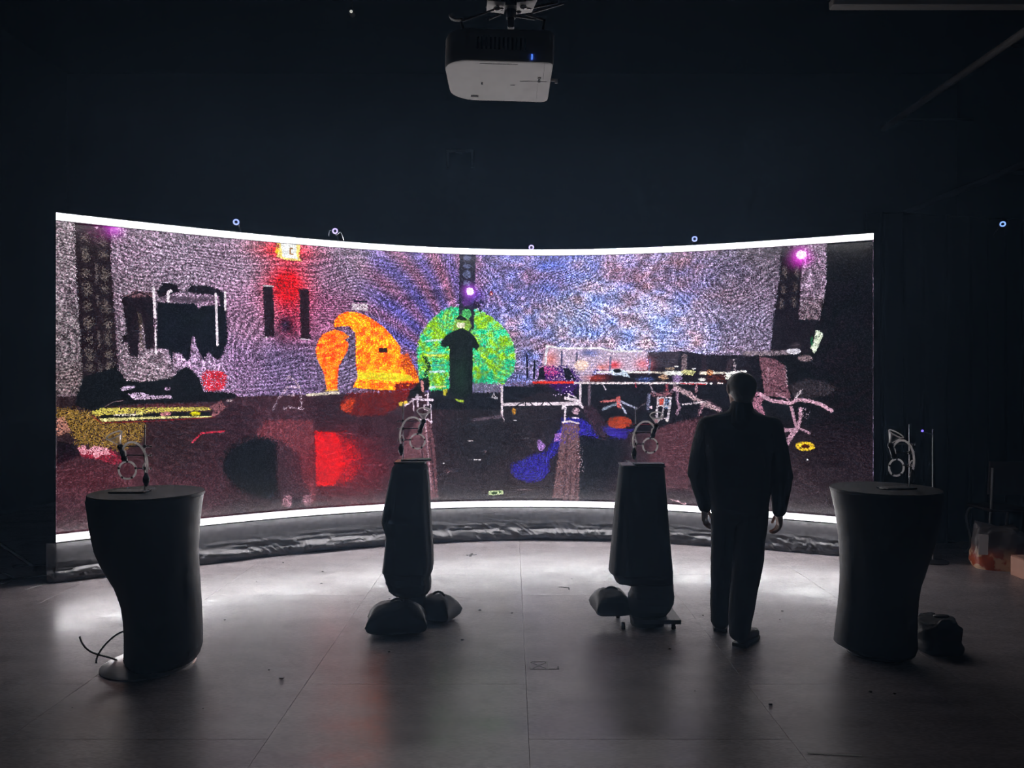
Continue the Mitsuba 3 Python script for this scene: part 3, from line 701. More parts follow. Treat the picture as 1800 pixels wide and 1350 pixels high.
def screen_light(p, n, uv):
    """What the screen shows: flat shapes in the screen's own metres (arc length, height), drawn in grainy points of light."""
    s, h = uv.x, uv.y
    cell = 0.0072
    cs, ch = dr.floor(s / cell), dr.floor(h / cell)
    r1, r2, r3, r4 = (cell_rand(cs, ch, k) for k in (1, 2, 3, 4))
    n1 = noise(s * 88, h * 88, 5.0)
    js, jh = 2 * r1 - 1, 2 * r2 - 1
    col, wsum = [mi.Float(0)] * 3, mi.Float(1e-4)
    lowc, lsum = [mi.Float(0)] * 3, mi.Float(1e-4)
    grain = mi.Float(0.88)
    glow = [mi.Float(0)] * 3
    started = False
    ni = noise(s * 15, h * 15, 2.0)
    nj = noise(s * 22, h * 22, 7.0)
    nk = noise(s * 45, h * 60, 4.0)
    f1 = fbm(s * 5.5, h * 8.0, 1.0)
    for i, (kind, c, jit, den, pts, nums) in enumerate(LAYERS):
        if kind in 'UW':
            d2 = (dr.square(s - pts[0][0]) + dr.square(h - pts[0][1])) / (nums[0] * nums[0])
            w = 1 / (dr.square(d2) + 0.01)
            if kind == 'U':
                col, wsum = [a + w * b for a, b in zip(col, c)], wsum + w
            else:
                lowc, lsum = [a + w * b for a, b in zip(lowc, c)], lsum + w
            continue
        if not started:
            started = True
            col = [k * a / wsum for k, a in zip((1.62, 1.50, 1.60), col)]
            lowc = [0.8 * a / lsum for a in lowc]
            # rays and patches of red and blue light on the wall in the picture
            ang = dr.atan2(h - 1.72, 4.02 - s)
            ray = dr.sin(ang * 30 + 5 * noise(s * 1.5, h * 1.5, 3.0)) * smoothstep(2.55, 3.05, s) * smoothstep(4.0, 3.7, s)
            pat = (f1 - 0.5) * 3.4 * smoothstep(3.6, 4.2, s) * smoothstep(7.2, 5.8, s)
            t = dr.clip(0.9 * ray + pat, -1, 1)
            col = [col[0] * (1 + 0.30 * t), col[1] * (1 - 0.08 * dr.abs(t)), col[2] * (1 - 0.30 * t)]
        jc = (i * 0.618034) % 1.0
        px, py = s + js * jit, h + jh * jit
        if kind in 'PMON':
            on = mi.Bool(False)
            for (xa, ya), (xb, yb) in zip(pts, pts[1:] + pts[:1]):
                if ya != yb:
                    on ^= ((py < ya) ^ (py < yb)) & (px < xa + (py - ya) * ((xb - xa) / (yb - ya)))
        elif kind == 'E':
            on = dr.square((px - pts[0][0]) / nums[0]) + dr.square((py - pts[0][1]) / nums[1]) < 1
        elif kind == 'L':
            on = mi.Bool(False)
            for (xa, ya), (xb, yb) in zip(pts, pts[1:]):
                l2 = max((xb - xa) ** 2 + (yb - ya) ** 2, 1e-9)
                q = dr.clip(((px - xa) * (xb - xa) + (py - ya) * (yb - ya)) / l2, 0, 1)
                on |= dr.square(px - xa - q * (xb - xa)) + dr.square(py - ya - q * (yb - ya)) < nums[0] ** 2
        else:
            g = dr.exp(-dr.square((s - pts[0][0]) / nums[0]) - dr.square((h - pts[0][1]) / (nums[1] or nums[0])))
            if kind == 'B':
                g = dr.clip(g * den * 1.15, 0, 1)
                col = [a * (1 - g) + b * g for a, b in zip(col, c)]
            else:
                glow = [a + 0.8 * den * g * b for a, b in zip(glow, c)]
            continue
        if den < 1:
            u = r3 + jc
            on &= (u - dr.floor(u)) < den
        if kind == 'M':
            col = [dr.select(on, b, a) for a, b in zip(col, lowc)]
            grain = dr.select(on, 0.42, grain)
            continue
        if kind == 'O':
            q = dr.clip(0.5 + 2.4 * (nj - 0.5) + 1.2 * (r4 - 0.5), 0, 1)
            cc = [c[0] * 3.0, c[1] * (0.55 + 1.5 * q), c[2] * (0.8 + 1.5 * q)]
        elif kind == 'N':
            q = dr.clip(0.5 + 1.6 * (ni - 0.5) + 0.8 * (nj - 0.5) + 0.9 * (nk - 0.5) + 0.5 * (r4 - 0.5), 0, 1)
            cc = [lin(150) * (1 - q) + lin(40) * q, lin(195) * (1 - q) * 1.2 + lin(188) * q * 1.2, lin(25) * (1 - q) + lin(140) * q]
        else:
            cc = c
        col = [dr.select(on, b, a) for a, b in zip(col, cc)]
        grain = dr.select(on, 0.55 if kind in 'ON' else 0.35, grain)
    wave = 0.5 + 0.5 * dr.sin(6.2832 * (34 * fbm(s * 0.9, h * 1.3, 8.0, octaves=2) + 3 * h))
    sp = 0.62 * n1 + 0.48 * r4
    speck = sp * sp * (1.7 + 2.5 * sp) * (0.55 + 0.9 * wave) * (0.62 + 0.76 * fbm(s * 2.6, h * 3.4, 11.0))
    g = 1 + grain * (speck - 1)
    tint = 0.22 * (r1 - 0.5) * grain
    out = [col[0] * g * (1 + tint) + glow[0], col[1] * g * (1 - tint) + glow[1], col[2] * g + glow[2]]
    return mi.Color3f(*[dr.maximum(a - 0.007, 0.0003) for a in out]) * SCREEN_GAIN

ns, nh = 160, 4
sg = np.linspace(0, SLEN, ns)
x, y = at(sg)
lo = zbot(sg)
grid_v, grid_uv = [], []
for j in range(nh):
    z = lo + (ZTOP - lo) * j / (nh - 1)
    grid_v.append(np.stack([x, y, z], 1)); grid_uv.append(np.stack([sg, z], 1))
grid_v, grid_uv = np.vstack(grid_v), np.vstack(grid_uv)
ii = np.arange(nh * ns).reshape(nh, ns)
a, b, c, d = ii[:-1, :-1].ravel(), ii[:-1, 1:].ravel(), ii[1:, 1:].ravel(), ii[1:, :-1].ravel()
disp = trimesh.Trimesh(grid_v, np.vstack([np.stack([a, b, c], 1), np.stack([a, c, d], 1)]), process=False)
sc_ = thing('curved_screen', 'wide curved screen showing a grainy multicoloured picture of a room', 'screen')
def screen_weave(p, n, uv):
    cs, ch = dr.floor(uv.x / 0.0072), dr.floor(uv.y / 0.0072)
    v = 0.62 * noise(uv.x * 88, uv.y * 88, 5.0) + 0.48 * cell_rand(cs, ch, 4)
    return mi.Color3f(0.002 + 0.018 * v * v)
pbr('m_screen', proc(screen_weave), 0.7, specular=0.3)
obj('display', disp, 'm_screen', sc_, smooth=True, uv=grid_uv, emitter={'type': 'area', 'radiance': proc(screen_light), 'sampling_weight': 1.0})
def band(s, o1, o2, z1, z2, smooth_ends=True):
    """A solid following the curve between two offsets and two heights."""
    xa, ya = at(s, o1); xb, yb = at(s, o2)
    z1, z2 = np.broadcast_to(z1, s.shape), np.broadcast_to(z2, s.shape)
    rings = np.stack([np.stack([xa, ya, z1], 1), np.stack([xb, yb, z1], 1), np.stack([xb, yb, z2], 1), np.stack([xa, ya, z2], 1)], 1)
    return loft(rings)
obj('back_panel', band(sg, -0.008, -0.07, lo - 0.05, ZTOP + 0.02), 'm_black_plastic', sc_, smooth=30)
def strip(name, zc, label, power):
    t = thing(name, label, 'light strip')
    x, y = at(sg, 0.035)
    prof = [(0.033 * math.cos(q), 0.0295 * math.sin(q)) for q in np.linspace(-math.pi / 2, math.pi / 2, 9)]
    rings = []
    for k, (o, dz) in enumerate(prof):
        xx, yy = at(sg, 0.016 + o)
        rings.append(np.stack([xx, yy, zc + dz], 1))
    R = np.stack(rings, 1)
    obj('diffuser', loft(R), 'm_black_plastic', t, smooth=40, emitter={'type': 'area', 'radiance': rgb(*power), 'sampling_weight': 4.0})
    obj('channel', band(sg, 0.002, 0.015, zc - 0.036, zc + 0.036), 'm_dark_metal', t, smooth=30)
strip('light_strip', np.full(ns, ZTOP), 'bright white light strip along the top edge of the curved screen', STRIP_TOP)
strip('light_strip', lo, 'bright white light strip along the bottom edge of the curved screen', STRIP_LOW)

# the black cloth below the screen
s2 = np.linspace(-0.12, SLEN + 0.05, 620)
nz = 30
rows = []
for j in range(nz):
    u = j / (nz - 1)                     # 0 at the top
    z0 = zbot(np.clip(s2, 0, SLEN)) - 0.045
    q = np.stack([s2 * 1.3, np.full_like(s2, u * 1.2), s2 * 0], 1)
    w1 = meshkit.fbm(q, 3, 5)
    diag = meshkit.noise(np.stack([s2 * 4 + u * 5 * np.sin(s2 * 1.7), u * 9 + s2 * 1.5, s2 * 0], 1), 2)
    diag2 = meshkit.noise(np.stack([s2 * 2.2 - u * 3, u * 14 - s2 * 1.1, s2 * 0 + 3], 1), 9)
    ridge = 1 - np.abs(2 * diag - 1)
    ridge2 = 1 - np.abs(2 * diag2 - 1)
    ridge3 = (1 - np.abs(2 * meshkit.noise(np.stack([s2 * 7 + u * 8 * np.sin(s2 * 2.3 + 1), u * 6 - s2 * 2.5 * np.cos(s2 * 1.1), s2 * 0 + 7], 1), 4) - 1)) ** 5
    lower = np.clip((u - 0.38) / 0.4, 0, 1)
    off = 0.004 + 0.03 * u * w1 + lower * (0.018 * ridge ** 3 + 0.018 * ridge2 ** 3) + 0.05 * np.sin(np.pi * np.clip((u - 0.66) / 0.34, 0, 1)) * np.clip(2.2 * meshkit.fbm(np.stack([s2 * 2.1, s2 * 0 + u * 0.8, s2 * 0], 1), 3, 21) - 0.5, 0.12, 1) + lower * 0.02 * ridge3
    xx, yy = at(np.clip(s2, 0, SLEN), off)
    xx = xx + np.minimum(s2, 0) * 0.7 + np.maximum(s2 - SLEN, 0)
    zz = z0 * (1 - u) ** 0.95 + 0.002
    zz = zz + 0.02 * (w1 - 0.5) * np.clip((u - 0.6) / 0.3, 0, 1) * (1 - u) / 0.4
    rows.append(np.stack([xx, yy, np.maximum(zz, 0.002)], 1))
G_ = np.stack(rows)
ii = np.arange(nz * len(s2)).reshape(nz, len(s2))
a, b, c, d = ii[:-1, :-1].ravel(), ii[:-1, 1:].ravel(), ii[1:, 1:].ravel(), ii[1:, :-1].ravel()
sk = trimesh.Trimesh(G_.reshape(-1, 3), np.vstack([np.stack([a, c, b], 1), np.stack([a, d, c], 1)]), process=False)
tag(obj('skirt_cloth', sk, 'm_skirt', smooth=True), 'creased black cloth hanging from the lower light strip to the floor', 'cloth')

# dark curtains beside the screen, pipes above
def curtain(x0, y0, x1, y1, z1, seed, label):
    n = 160
    t = np.linspace(0, 1, n)
    L = math.hypot(x1 - x0, y1 - y0)
    nx, ny = -(y1 - y0) / L, (x1 - x0) / L
    w = 0.05 * np.sin(t * L * 2 * np.pi / 0.24 + 1.5 * np.sin(t * 9 + seed)) + 0.02 * np.sin(t * 37 + seed)
    rings = []
    for z in np.linspace(0.01, z1, 5):
        g = 1 + 0.3 * (1 - z / z1)
        f_ = np.stack([x0 + (x1 - x0) * t + nx * w * g, y0 + (y1 - y0) * t + ny * w * g, np.full(n, z)], 1)
        b_ = f_[::-1] + np.array([nx, ny, 0]) * 0.012
        rings.append(np.vstack([f_, b_]))
    tag(obj('stage_curtain', loft(rings), 'm_curtain', smooth=50), label, 'curtain')
curtain(3.72, 8.05, 6.5, 8.65, 3.5, 0.3, 'black pleated curtain standing to the right of the curved screen')
tag(obj('ceiling_pipe', rod((5.5, 5.0, 5.48), (5.5, 11.38, 5.48), 0.045), 'm_grey_metal'), 'long grey pipe running along the right wall near the ceiling', 'pipe')
tag(obj('ceiling_pipe', rod((5.5, 5.0, 4.02), (5.5, 11.38, 4.1), 0.04), 'm_dark_metal'), 'dark pipe low on the right wall below the higher grey pipe', 'pipe')
tag(obj('ceiling_beam', box(5.0, 8.2, 5.755, 3.2, 0.12, 0.09, 0.01), 'm_grey_metal'), 'grey beam under the ceiling at the upper right corner', 'beam')
for i in range(2):
    scene['ceiling_beam__hanger' if i == 0 else 'ceiling_beam__hanger_001'] = mikit.ply(rod((3.9 + 2.2 * i, 8.2, 5.76), (3.9 + 2.2 * i, 8.2, 6.31), 0.012), 'm_grey_metal', smooth=35)
for k, zz in (('ceiling_pipe', 5.48), ('ceiling_pipe_001', 4.06)):
    for i, yy in enumerate((6.0, 8.6, 11.0)):
        obj('bracket', box(6.05, yy, zz, 1.12, 0.03, 0.03), 'm_dark_metal', k, smooth=False)

# ---------------------------------------------------------------- tracking cameras with ring lights
def ring_camera(x, y, z, label, color, cable=False):
    t = thing('ring_camera', label, 'camera', 'small cameras with lit rings around the screen')
    d = V(0 - x, 0 - y, 1.7 - z); d /= np.linalg.norm(d)
    R = trimesh.geometry.align_vectors([0, 0, 1], d)
    def place(m):
        m = m.copy(); m.apply_transform(R); m.apply_translation([x, y, z]); return m
    a = np.linspace(0, 2 * np.pi, 33)[:-1]
    ringm = tube(np.stack([0.022 * np.cos(a), 0.022 * np.sin(a), 0 * a], 1), 0.0075, 8, closed=True)
    body = trimesh.creation.cylinder(0.036, 0.07, sections=32); body.apply_translation([0, 0, -0.04])
    obj('body', place(body), 'm_black_plastic', t)
    obj('ring', place(ringm), 'm_black_plastic', t, emitter={'type': 'area', 'radiance': rgb(*color), 'sampling_weight': 0.02})
    lens = trimesh.creation.cylinder(0.011, 0.01, sections=20)
    obj('lens', place(lens), 'm_black_plastic', t)
    obj('mount_arm', rod((x, y + 0.05, z), (x, y + 0.16, z - 0.1), 0.008), 'm_dark_metal', t)
    if cable:
        obj('cable', tube(spline([(x - 0.07, y + 0.02, z - 0.05), (x - 0.04, y + 0.03, z + 0.005), (x, y + 0.05, z - 0.03), (x + 0.05, y + 0.02, z - 0.01), (x + 0.075, y + 0.02, z - 0.06), (x + 0.08, y + 0.05, z - 0.085)]), 0.004, 6), 'm_tape_white', t)
blue, lilac = (0.42, 0.55, 1.5), (0.75, 0.62, 1.5)
def cam_at(s, z):
    x, y = at(s, -0.03)
    return float(x), float(y), z
ring_camera(-2.665, 7.43, 3.265, 'small lit ring camera above the light strip, leftmost of the row', blue)
ring_camera(-1.815, 7.89, 3.27, 'small lit ring camera above the light strip with a loose cable around it', lilac, True)
ring_camera(0.212, 8.42, 3.195, 'small lit ring camera close above the middle of the top light strip', lilac)
ring_camera(1.925, 8.11, 3.23, 'small lit ring camera above the right part of the top light strip', blue)
ring_camera(5.2, 8.15, 3.395, 'small lit ring camera alone on the dark right side of the room', (0.3, 0.55, 1.4))

# ---------------------------------------------------------------- the projector under the ceiling
pj = thing('projector', 'white ceiling projector hanging upside down above the room', 'projector')
from shapely.geometry import Polygon, box as sbox
def corner(poly, r):
    return poly.buffer(-r).buffer(r, 16)
plan = Polygon([(-0.285, -0.23), (0.18, -0.23), (0.175, 0.23), (-0.285, 0.23)])
left = plan.intersection(sbox(-1, -1, -0.02, 1)).union(sbox(-0.03, -0.23, -0.01, 0.23))
plan = corner(left, 0.115).union(corner(plan.intersection(sbox(-0.15, -1, 1, 1)), 0.035)).buffer(0)
lv = []
for inset, z in ((0.012, 0.0), (0.003, 0.004), (0.0, 0.012), (0.0, 0.128), (0.006, 0.138), (0.018, 0.142)):
    r_ = plan.buffer(-inset).exterior if inset else plan.exterior
    lv.append(np.array([[*r_.interpolate(q, normalized=True).coords[0], z] for q in np.linspace(0, 1, 121)[:-1]]))
# rings start at the same bearing
for k in range(len(lv)):
    a = np.arctan2(lv[k][:, 1], lv[k][:, 0]); o = np.argmin(np.abs(a - 0.3)); lv[k] = np.roll(lv[k], -o, 0)
    th = np.unwrap(np.arctan2(lv[k][:, 1], lv[k][:, 0]))
    if th[-1] < th[0]: lv[k] = lv[k][::-1]
PX, PY, PZ = -0.005, 3.44, 3.045
def pj_put(m):
    return put(m, PX, PY, PZ, ry=0.03)
obj('housing', pj_put(loft(lv)), 'm_white_plastic', pj, smooth=30)
for m in (box(0.10, -0.03, -0.0005, 0.12, 0.0015, 0.002), box(0.142, -0.13, -0.0005, 0.0015, 0.19, 0.002), box(-0.05, -0.205, -0.0005, 0.16, 0.0015, 0.002), box(0.12, 0.1, -0.0005, 0.0012, 0.2, 0.002)):
    obj('panel_seam', pj_put(m), 'm_tape_grey', pj, smooth=False)
vent = obj('label_plate', pj_put(cat(box(0.125, -0.07, -0.001, 0.014, 0.012, 0.002), box(0.125, -0.03, -0.001, 0.012, 0.014, 0.002), box(0.125, -0.05, -0.001, 0.008, 0.01, 0.002))), 'm_tape_dark', pj, smooth=False)
for m in (box(-0.13, 0.01, -0.001, 0.008, 0.022, 0.002), box(-0.17, 0.165, -0.001, 0.035, 0.02, 0.002, rz=0.1)):
    obj('foot_recess', pj_put(m), 'm_tape_dark', pj, smooth=False)
obj('sticker', pj_put(box(0.008, 0.02, -0.001, 0.02, 0.008, 0.002)), 'm_tape_white', pj, smooth=False)
labels[pj + '__sticker'] = {'label': 'small pale sticker under the housing'}
obj('status_lamp', pj_put(box(0.088, -0.232, 0.022, 0.004, 0.004, 0.022)), 'm_black_plastic', pj, smooth=False, emitter={'type': 'area', 'radiance': rgb(0.12, 0.35, 2.0), 'sampling_weight': 0.02})
labels[pj + '__status_lamp'] = {'label': 'lit blue status lamp'}
obj('lens', pj_put(put(lathe([(0, -0.03), (0.05, -0.03), (0.05, 0.03), (0.042, 0.034), (0.036, 0.02), (0, 0.02)]), 0.02, 0.235, 0.07, rx=-math.pi / 2)), 'm_black_plastic', pj)
obj('side_knob', pj_put(cat(put(trimesh.creation.cylinder(0.006, 0.03), 0.185, 0.0, 0.02, ry=math.pi / 2), put(trimesh.creation.cylinder(0.01, 0.012), 0.203, 0.0, 0.015, ry=math.pi / 2))), 'm_white_plastic', pj)
slats = [box(-0.14 + 0.018 * k, -0.2305, 0.075, 0.008, 0.003, 0.05) for k in range(12)]
for m in slats[:1]:
    obj('rear_grille', pj_put(cat(*slats)), 'm_black_plastic', pj, smooth=False)
labels[pj + '__rear_grille'] = {'kind': 'stuff', 'label': 'dark vent slots on the rear face'}
obj('port_plate', pj_put(box(-0.105, -0.2305, 0.085, 0.03, 0.003, 0.045)), 'm_tape_grey', pj, smooth=False)

pm = thing('projector_mount', 'metal ceiling bracket with spread arms holding the white projector', 'mount')
MZ = 3.365
def plate(pts, z, tx, th=0.004):
    m = trimesh.creation.extrude_polygon(Polygon(pts, [[(hx + hr * math.cos(q), hy + hr * math.sin(q)) for q in np.linspace(0, 2 * np.pi, 17)[:-1]] for hx, hy, hr in tx]), th)
    m.apply_translation([0, 0, z])
    return m
Pl = lambda m, x, rx, ry: put(m, x, 3.4, MZ, rx=rx, ry=ry)
obj('plate', Pl(plate([(-0.04, -0.07), (0.04, -0.07), (0.03, 0.07), (-0.05, 0.07)], 0, [(0.0, 0.005, 0.013), (0.02, 0.03, 0.005)]), -0.067, 0.12, 0.12), 'm_pale_metal', pm)
obj('plate', Pl(plate([(-0.035, -0.07), (0.055, -0.07), (0.035, 0.075), (-0.035, 0.075)], 0, [(-0.005, -0.02, 0.013), (0.012, 0.0, 0.005)]), 0.055, 0.12, -0.12), 'm_pale_metal', pm)
for k, (xx, zz, r) in enumerate(((-0.067, MZ - 0.012, 0.012), (0.05, MZ - 0.006, 0.012), (0.03, MZ - 0.028, 0.009), (-0.045, MZ - 0.012, 0.006), (0.073, MZ - 0.012, 0.006))):
    obj('bolt', sphere((xx, 3.385, zz), r, 2, (1.15, 0.8, 0.62)), 'm_chrome', pm, smooth=True)
    scene[[q for q in scene if q.startswith(pm + '__bolt')][-1]] = mikit.ply(put(sphere((0, 0, 0), r, 2, (1.3, 1.0, 0.8)), xx, 3.385, zz), 'm_chrome', smooth=True)
obj('drop_pole', rod((-0.005, 3.46, MZ - 0.02), (-0.005, 3.46, 6.31), 0.022, 20), 'm_dark_metal', pm)
obj('yoke', cat(box(-0.005, 3.43, MZ + 0.03, 0.09, 0.05, 0.03, 0.004), box(-0.005, 3.47, MZ - 0.02, 0.03, 0.03, 0.08, 0.004)), 'm_dark_metal', pm)
for q in ([(-0.08, 3.38, MZ - 0.02), (-0.22, 3.32, MZ - 0.10)], [(0.06, 3.36, MZ - 0.05), (0.14, 3.3, MZ - 0.105)], [(0.08, 3.42, MZ + 0.005), (0.21, 3.56, MZ + 0.10)], [(0.09, 3.42, MZ - 0.015), (0.24, 3.6, MZ + 0.115)], [(-0.07, 3.44, MZ + 0.02), (-0.12, 3.6, MZ + 0.1)], [(0.02, 3.36, MZ - 0.06), (0.1, 3.27, MZ - 0.115)], [(-0.05, 3.36, MZ - 0.05), (-0.1, 3.27, MZ - 0.115)]):
    obj('arm', rod(*q, 0.0045), 'm_grey_metal', pm)
obj('end_bracket', put(cat(*[box(0.03 * math.sin(q), 0.0, -0.02 * math.cos(q), 0.014, 0.02, 0.004, 0, 0) for q in np.linspace(-1.6, 0.6, 9)]), -0.235, 3.32, MZ - 0.075), 'm_white_plastic', pm)
for i, (xx, yy) in enumerate(((-0.22, 3.32), (0.14, 3.3))):
    obj('post', rod((xx, yy, MZ - 0.1), (xx * 0.9, yy + 0.03, PZ + 0.146), 0.006), 'm_dark_metal', pm)

# small bracket frame hanging on the wall above the screen, tiny lamp at the upper left
fr = tag(obj('wall_bracket', cat(box(-0.765, 11.3, 5.12, 0.40, 0.05, 0.035, 0.004), box(-0.947, 11.3, 5.0, 0.035, 0.05, 0.24, 0.004), box(-0.583, 11.3, 5.0, 0.035, 0.05, 0.24, 0.004), box(-0.765, 11.37, 5.12, 0.06, 0.1, 0.03)), 'm_dull_metal', smooth=False), 'pale open bracket frame high on the dark wall above the screen', 'bracket')
pl = thing('pilot_lamp', 'tiny white pilot lamp hanging under the ceiling at the upper left', 'lamp')
obj('housing', cat(put(trimesh.creation.cylinder(0.03, 0.06), -1.675, 8.05, 5.58, rx=math.pi / 2), rod((-1.675, 8.06, 5.6), (-1.675, 8.06, 6.31), 0.006)), 'm_dark_metal', pl)
obj('bulb', sphere((-1.675, 8.01, 5.58), 0.016, 2), 'm_black_plastic', pl, smooth=True, emitter={'type': 'area', 'radiance': rgb(0.5, 0.5, 0.45), 'sampling_weight': 0.02})

# ---------------------------------------------------------------- cocktail tables under stretch covers
def rows_px(k, cx, rows):
    return [(max(1.7 - (y - 675) * k, 0.004), (l - cx) * k, (r - cx) * k) for y, l, r in rows]
LEFT_ROWS = [(1.040, -0.341, 0.341), (1.005, -0.352, 0.335), (0.924, -0.341, 0.324), (0.854, -0.335, 0.317), (0.786, -0.324, 0.314), (0.700, -0.307, 0.311), (0.631, -0.276, 0.314), (0.562, -0.231, 0.317), (0.493, -0.186, 0.324), (0.424, -0.158, 0.328), (0.372, -0.138, 0.331), (0.286, -0.124, 0.335), (0.200, -0.120, 0.338), (0.114, -0.119, 0.338), (0.062, -0.121, 0.322), (0.03, -0.10, 0.30)]
RIGHT_ROWS = [(1.036, -0.345, 0.345), (0.982, -0.334, 0.341), (0.910, -0.316, 0.334), (0.838, -0.305, 0.327), (0.749, -0.294, 0.309), (0.659, -0.287, 0.284), (0.587, -0.284, 0.258), (0.515, -0.284, 0.237), (0.443, -0.287, 0.212), (0.354, -0.291, 0.194), (0.246, -0.302, 0.187), (0.138, -0.316, 0.187), (0.06, -0.325, 0.190), (0.03, -0.27, 0.17)]
def table(cx, cy, rows, label, silver):
    rows = [(z, a * 0.945, b * 0.945) for z, a, b in rows]
    t = thing('cocktail_table', label, 'table')
    top = max(r[0] for r in rows)
    dep = lambda z: np.interp(z, [0.0, 0.12, 0.45, 0.8, 1.04], [0.24, 0.23, 0.22, 0.29, 0.328])
    m = cover(rows, cx, cy, dep, 2.0, 0, 0.0)
    v = np.array(m.vertices)
    # long tension creases of the stretched cloth
    a = np.arctan2(v[:, 1] - cy, v[:, 0] - cx)
    w = np.exp(-((v[:, 2] - 0.45) / 0.3) ** 2)
    r = 1 + 0.02 * w * np.sin(a * 8 + 1.0) * (np.abs(np.cos(a)) < 0.93)
    v[:, 0], v[:, 1] = cx + (v[:, 0] - cx) * r, cy + (v[:, 1] - cy) * r
    obj('stretch_cover', trimesh.Trimesh(v, m.faces, process=False), 'm_cover', t, smooth=40)
    obj('table_top', lathe([(0, top - 0.02), (0.318, top - 0.02), (0.326, top - 0.012), (0.326, top + 0.002), (0.322, top + 0.006), (0, top + 0.006)], (cx, cy, 0), 64), 'm_cover', t)
    obj('column', rod((cx, cy, 0.03), (cx, cy, top - 0.03), 0.03, 20), 'm_silver', t)
    B0 = 1.0 if silver else 0.68
    obj('base', lathe([(0, 0), (0.265 * B0, 0), (0.268 * B0, 0.008), (0.255 * B0, 0.016), (0.19 * B0, 0.045), (0.09 * B0, 0.062), (0, 0.066)], (cx + (0.01 if silver else -0.05), cy, 0.0), 64), 'm_base_metal' if silver else 'm_dark_metal', t)
    return t, top + 0.006
LT = V(-2.21, 4.66); RT = V(2.362, 4.87)
tl, ztl = table(*LT, LEFT_ROWS, 'tall round table in a black stretch cover over a silver base, at the left', True)
tr, ztr = table(*RT, RIGHT_ROWS, 'tall round table in a black stretch cover beside a dark bag, at the right', False)
tag(obj('floor_cable', tube(spline([(-2.62, 4.66, 0.17), (-2.54, 4.64, 0.085), (-2.45, 4.62, 0.065), (-2.36, 4.6, 0.045)], 16), 0.005, 6), 'm_cable', smooth=True), 'short black cable end standing up by the silver base of the left table', 'cable')
tag(obj('floor_cable', tube(spline([(-2.46, 4.55, 0.05), (-2.47, 4.58, 0.075), (-2.42, 4.63, 0.16), (-2.36, 4.66, 0.2), (-2.3, 4.7, 0.19)], 16), 0.005, 6), 'm_cable', smooth=True), 'thin black cable looping over the silver base of the left table', 'cable')

# ---------------------------------------------------------------- pedestals under draped cloths
PL_X, PL_Y = -0.711, 5.4
PR_X, PR_Y = 0.922, 5.47
def rel(rows, cx, k):
    return [(1.7 - (y - 675) * k, (l - cx) * k, (r - cx) * k) for y, l, r in rows]
A = thing('draped_pedestal', 'narrow black cloth-draped stand between two sandbags, left of the centre', 'stand')
ROWS_A = [(1.149, -0.100, 0.104), (1.113, -0.128, 0.120), (1.001, -0.152, 0.132), (0.842, -0.184, 0.140), (0.782, -0.196, 0.144), (0.742, -0.203, 0.146), (0.69, -0.188, 0.148), (0.642, -0.172, 0.152), (0.563, -0.176, 0.156), (0.443, -0.188, 0.160), (0.391, -0.196, 0.152), (0.386, -0.186, 0.150), (0.363, -0.184, 0.140), (0.352, -0.176, 0.139), (0.315, -0.172, 0.144), (0.304, -0.163, 0.143), (0.263, -0.152, 0.140), (0.235, -0.120, 0.120), (0.222, -0.100, 0.096)]
obj('cloth', cover(ROWS_A, PL_X, PL_Y, 0.85, 3.0, 5, 0.010, 1.3), 'm_velvet', A, smooth=40)
obj('lower_cloth', cover([(0.0, -0.098, 0.085), (0.1, -0.095, 0.09), (0.3, -0.1, 0.1)], PL_X, PL_Y + 0.1, 0.5, 3.0, 5, 0.004, 0.2), 'm_velvet', A, smooth=40)
obj('top_board', box(PL_X + 0.002, PL_Y, 1.155, 0.215, 0.2, 0.014, 0.003), 'm_black_plastic', A, smooth=30)
B_ = thing('draped_pedestal', 'black cloth-draped stand with one sandbag on its left foot, right of the centre', 'stand')
ROWS_B = [(1.121, -0.154, 0.150), (1.088, -0.162, 0.158), (0.951, -0.178, 0.170), (0.789, -0.194, 0.182), (0.627, -0.207, 0.194), (0.505, -0.219, 0.203), (0.372, -0.231, 0.215), (0.365, -0.228, 0.215), (0.351, -0.203, 0.215), (0.335, -0.199, 0.215), (0.303, -0.186, 0.216), (0.300, -0.08, 0.216)]
ROWS_B2 = [(0.32, -0.075, 0.214), (0.242, -0.074, 0.219), (0.201, -0.094, 0.223), (0.161, -0.098, 0.219), (0.108, -0.097, 0.194), (0.08, -0.085, 0.170), (0.0, -0.078, 0.150)]
obj('cloth', cat(cover(ROWS_B, PR_X, PR_Y, 0.8, 3.0, 6, 0.010, 0.4), cover(ROWS_B2, PR_X, PR_Y - 0.01, 0.85, 3.0, 4, 0.006, 2.0)), 'm_velvet', B_, smooth=40)
obj('top_board', box(PR_X - 0.002, PR_Y, 1.126, 0.30, 0.24, 0.012, 0.003), 'm_black_plastic', B_, smooth=30)
obj('base_plate', box(PR_X + 0.08, PR_Y, 0.058, 0.33, 0.34, 0.03, 0.003), 'm_dark_metal', B_, smooth=30)
for i, (dx, dy) in enumerate(((0.20, -0.13), (0.20, 0.13), (-0.15, -0.13), (-0.15, 0.13))):
    obj('base_foot', lathe([(0, 0), (0.014, 0), (0.016, 0.006), (0.012, 0.045), (0, 0.045)], (PR_X + dx, PR_Y + dy, 0)), 'm_dark_metal', B_)
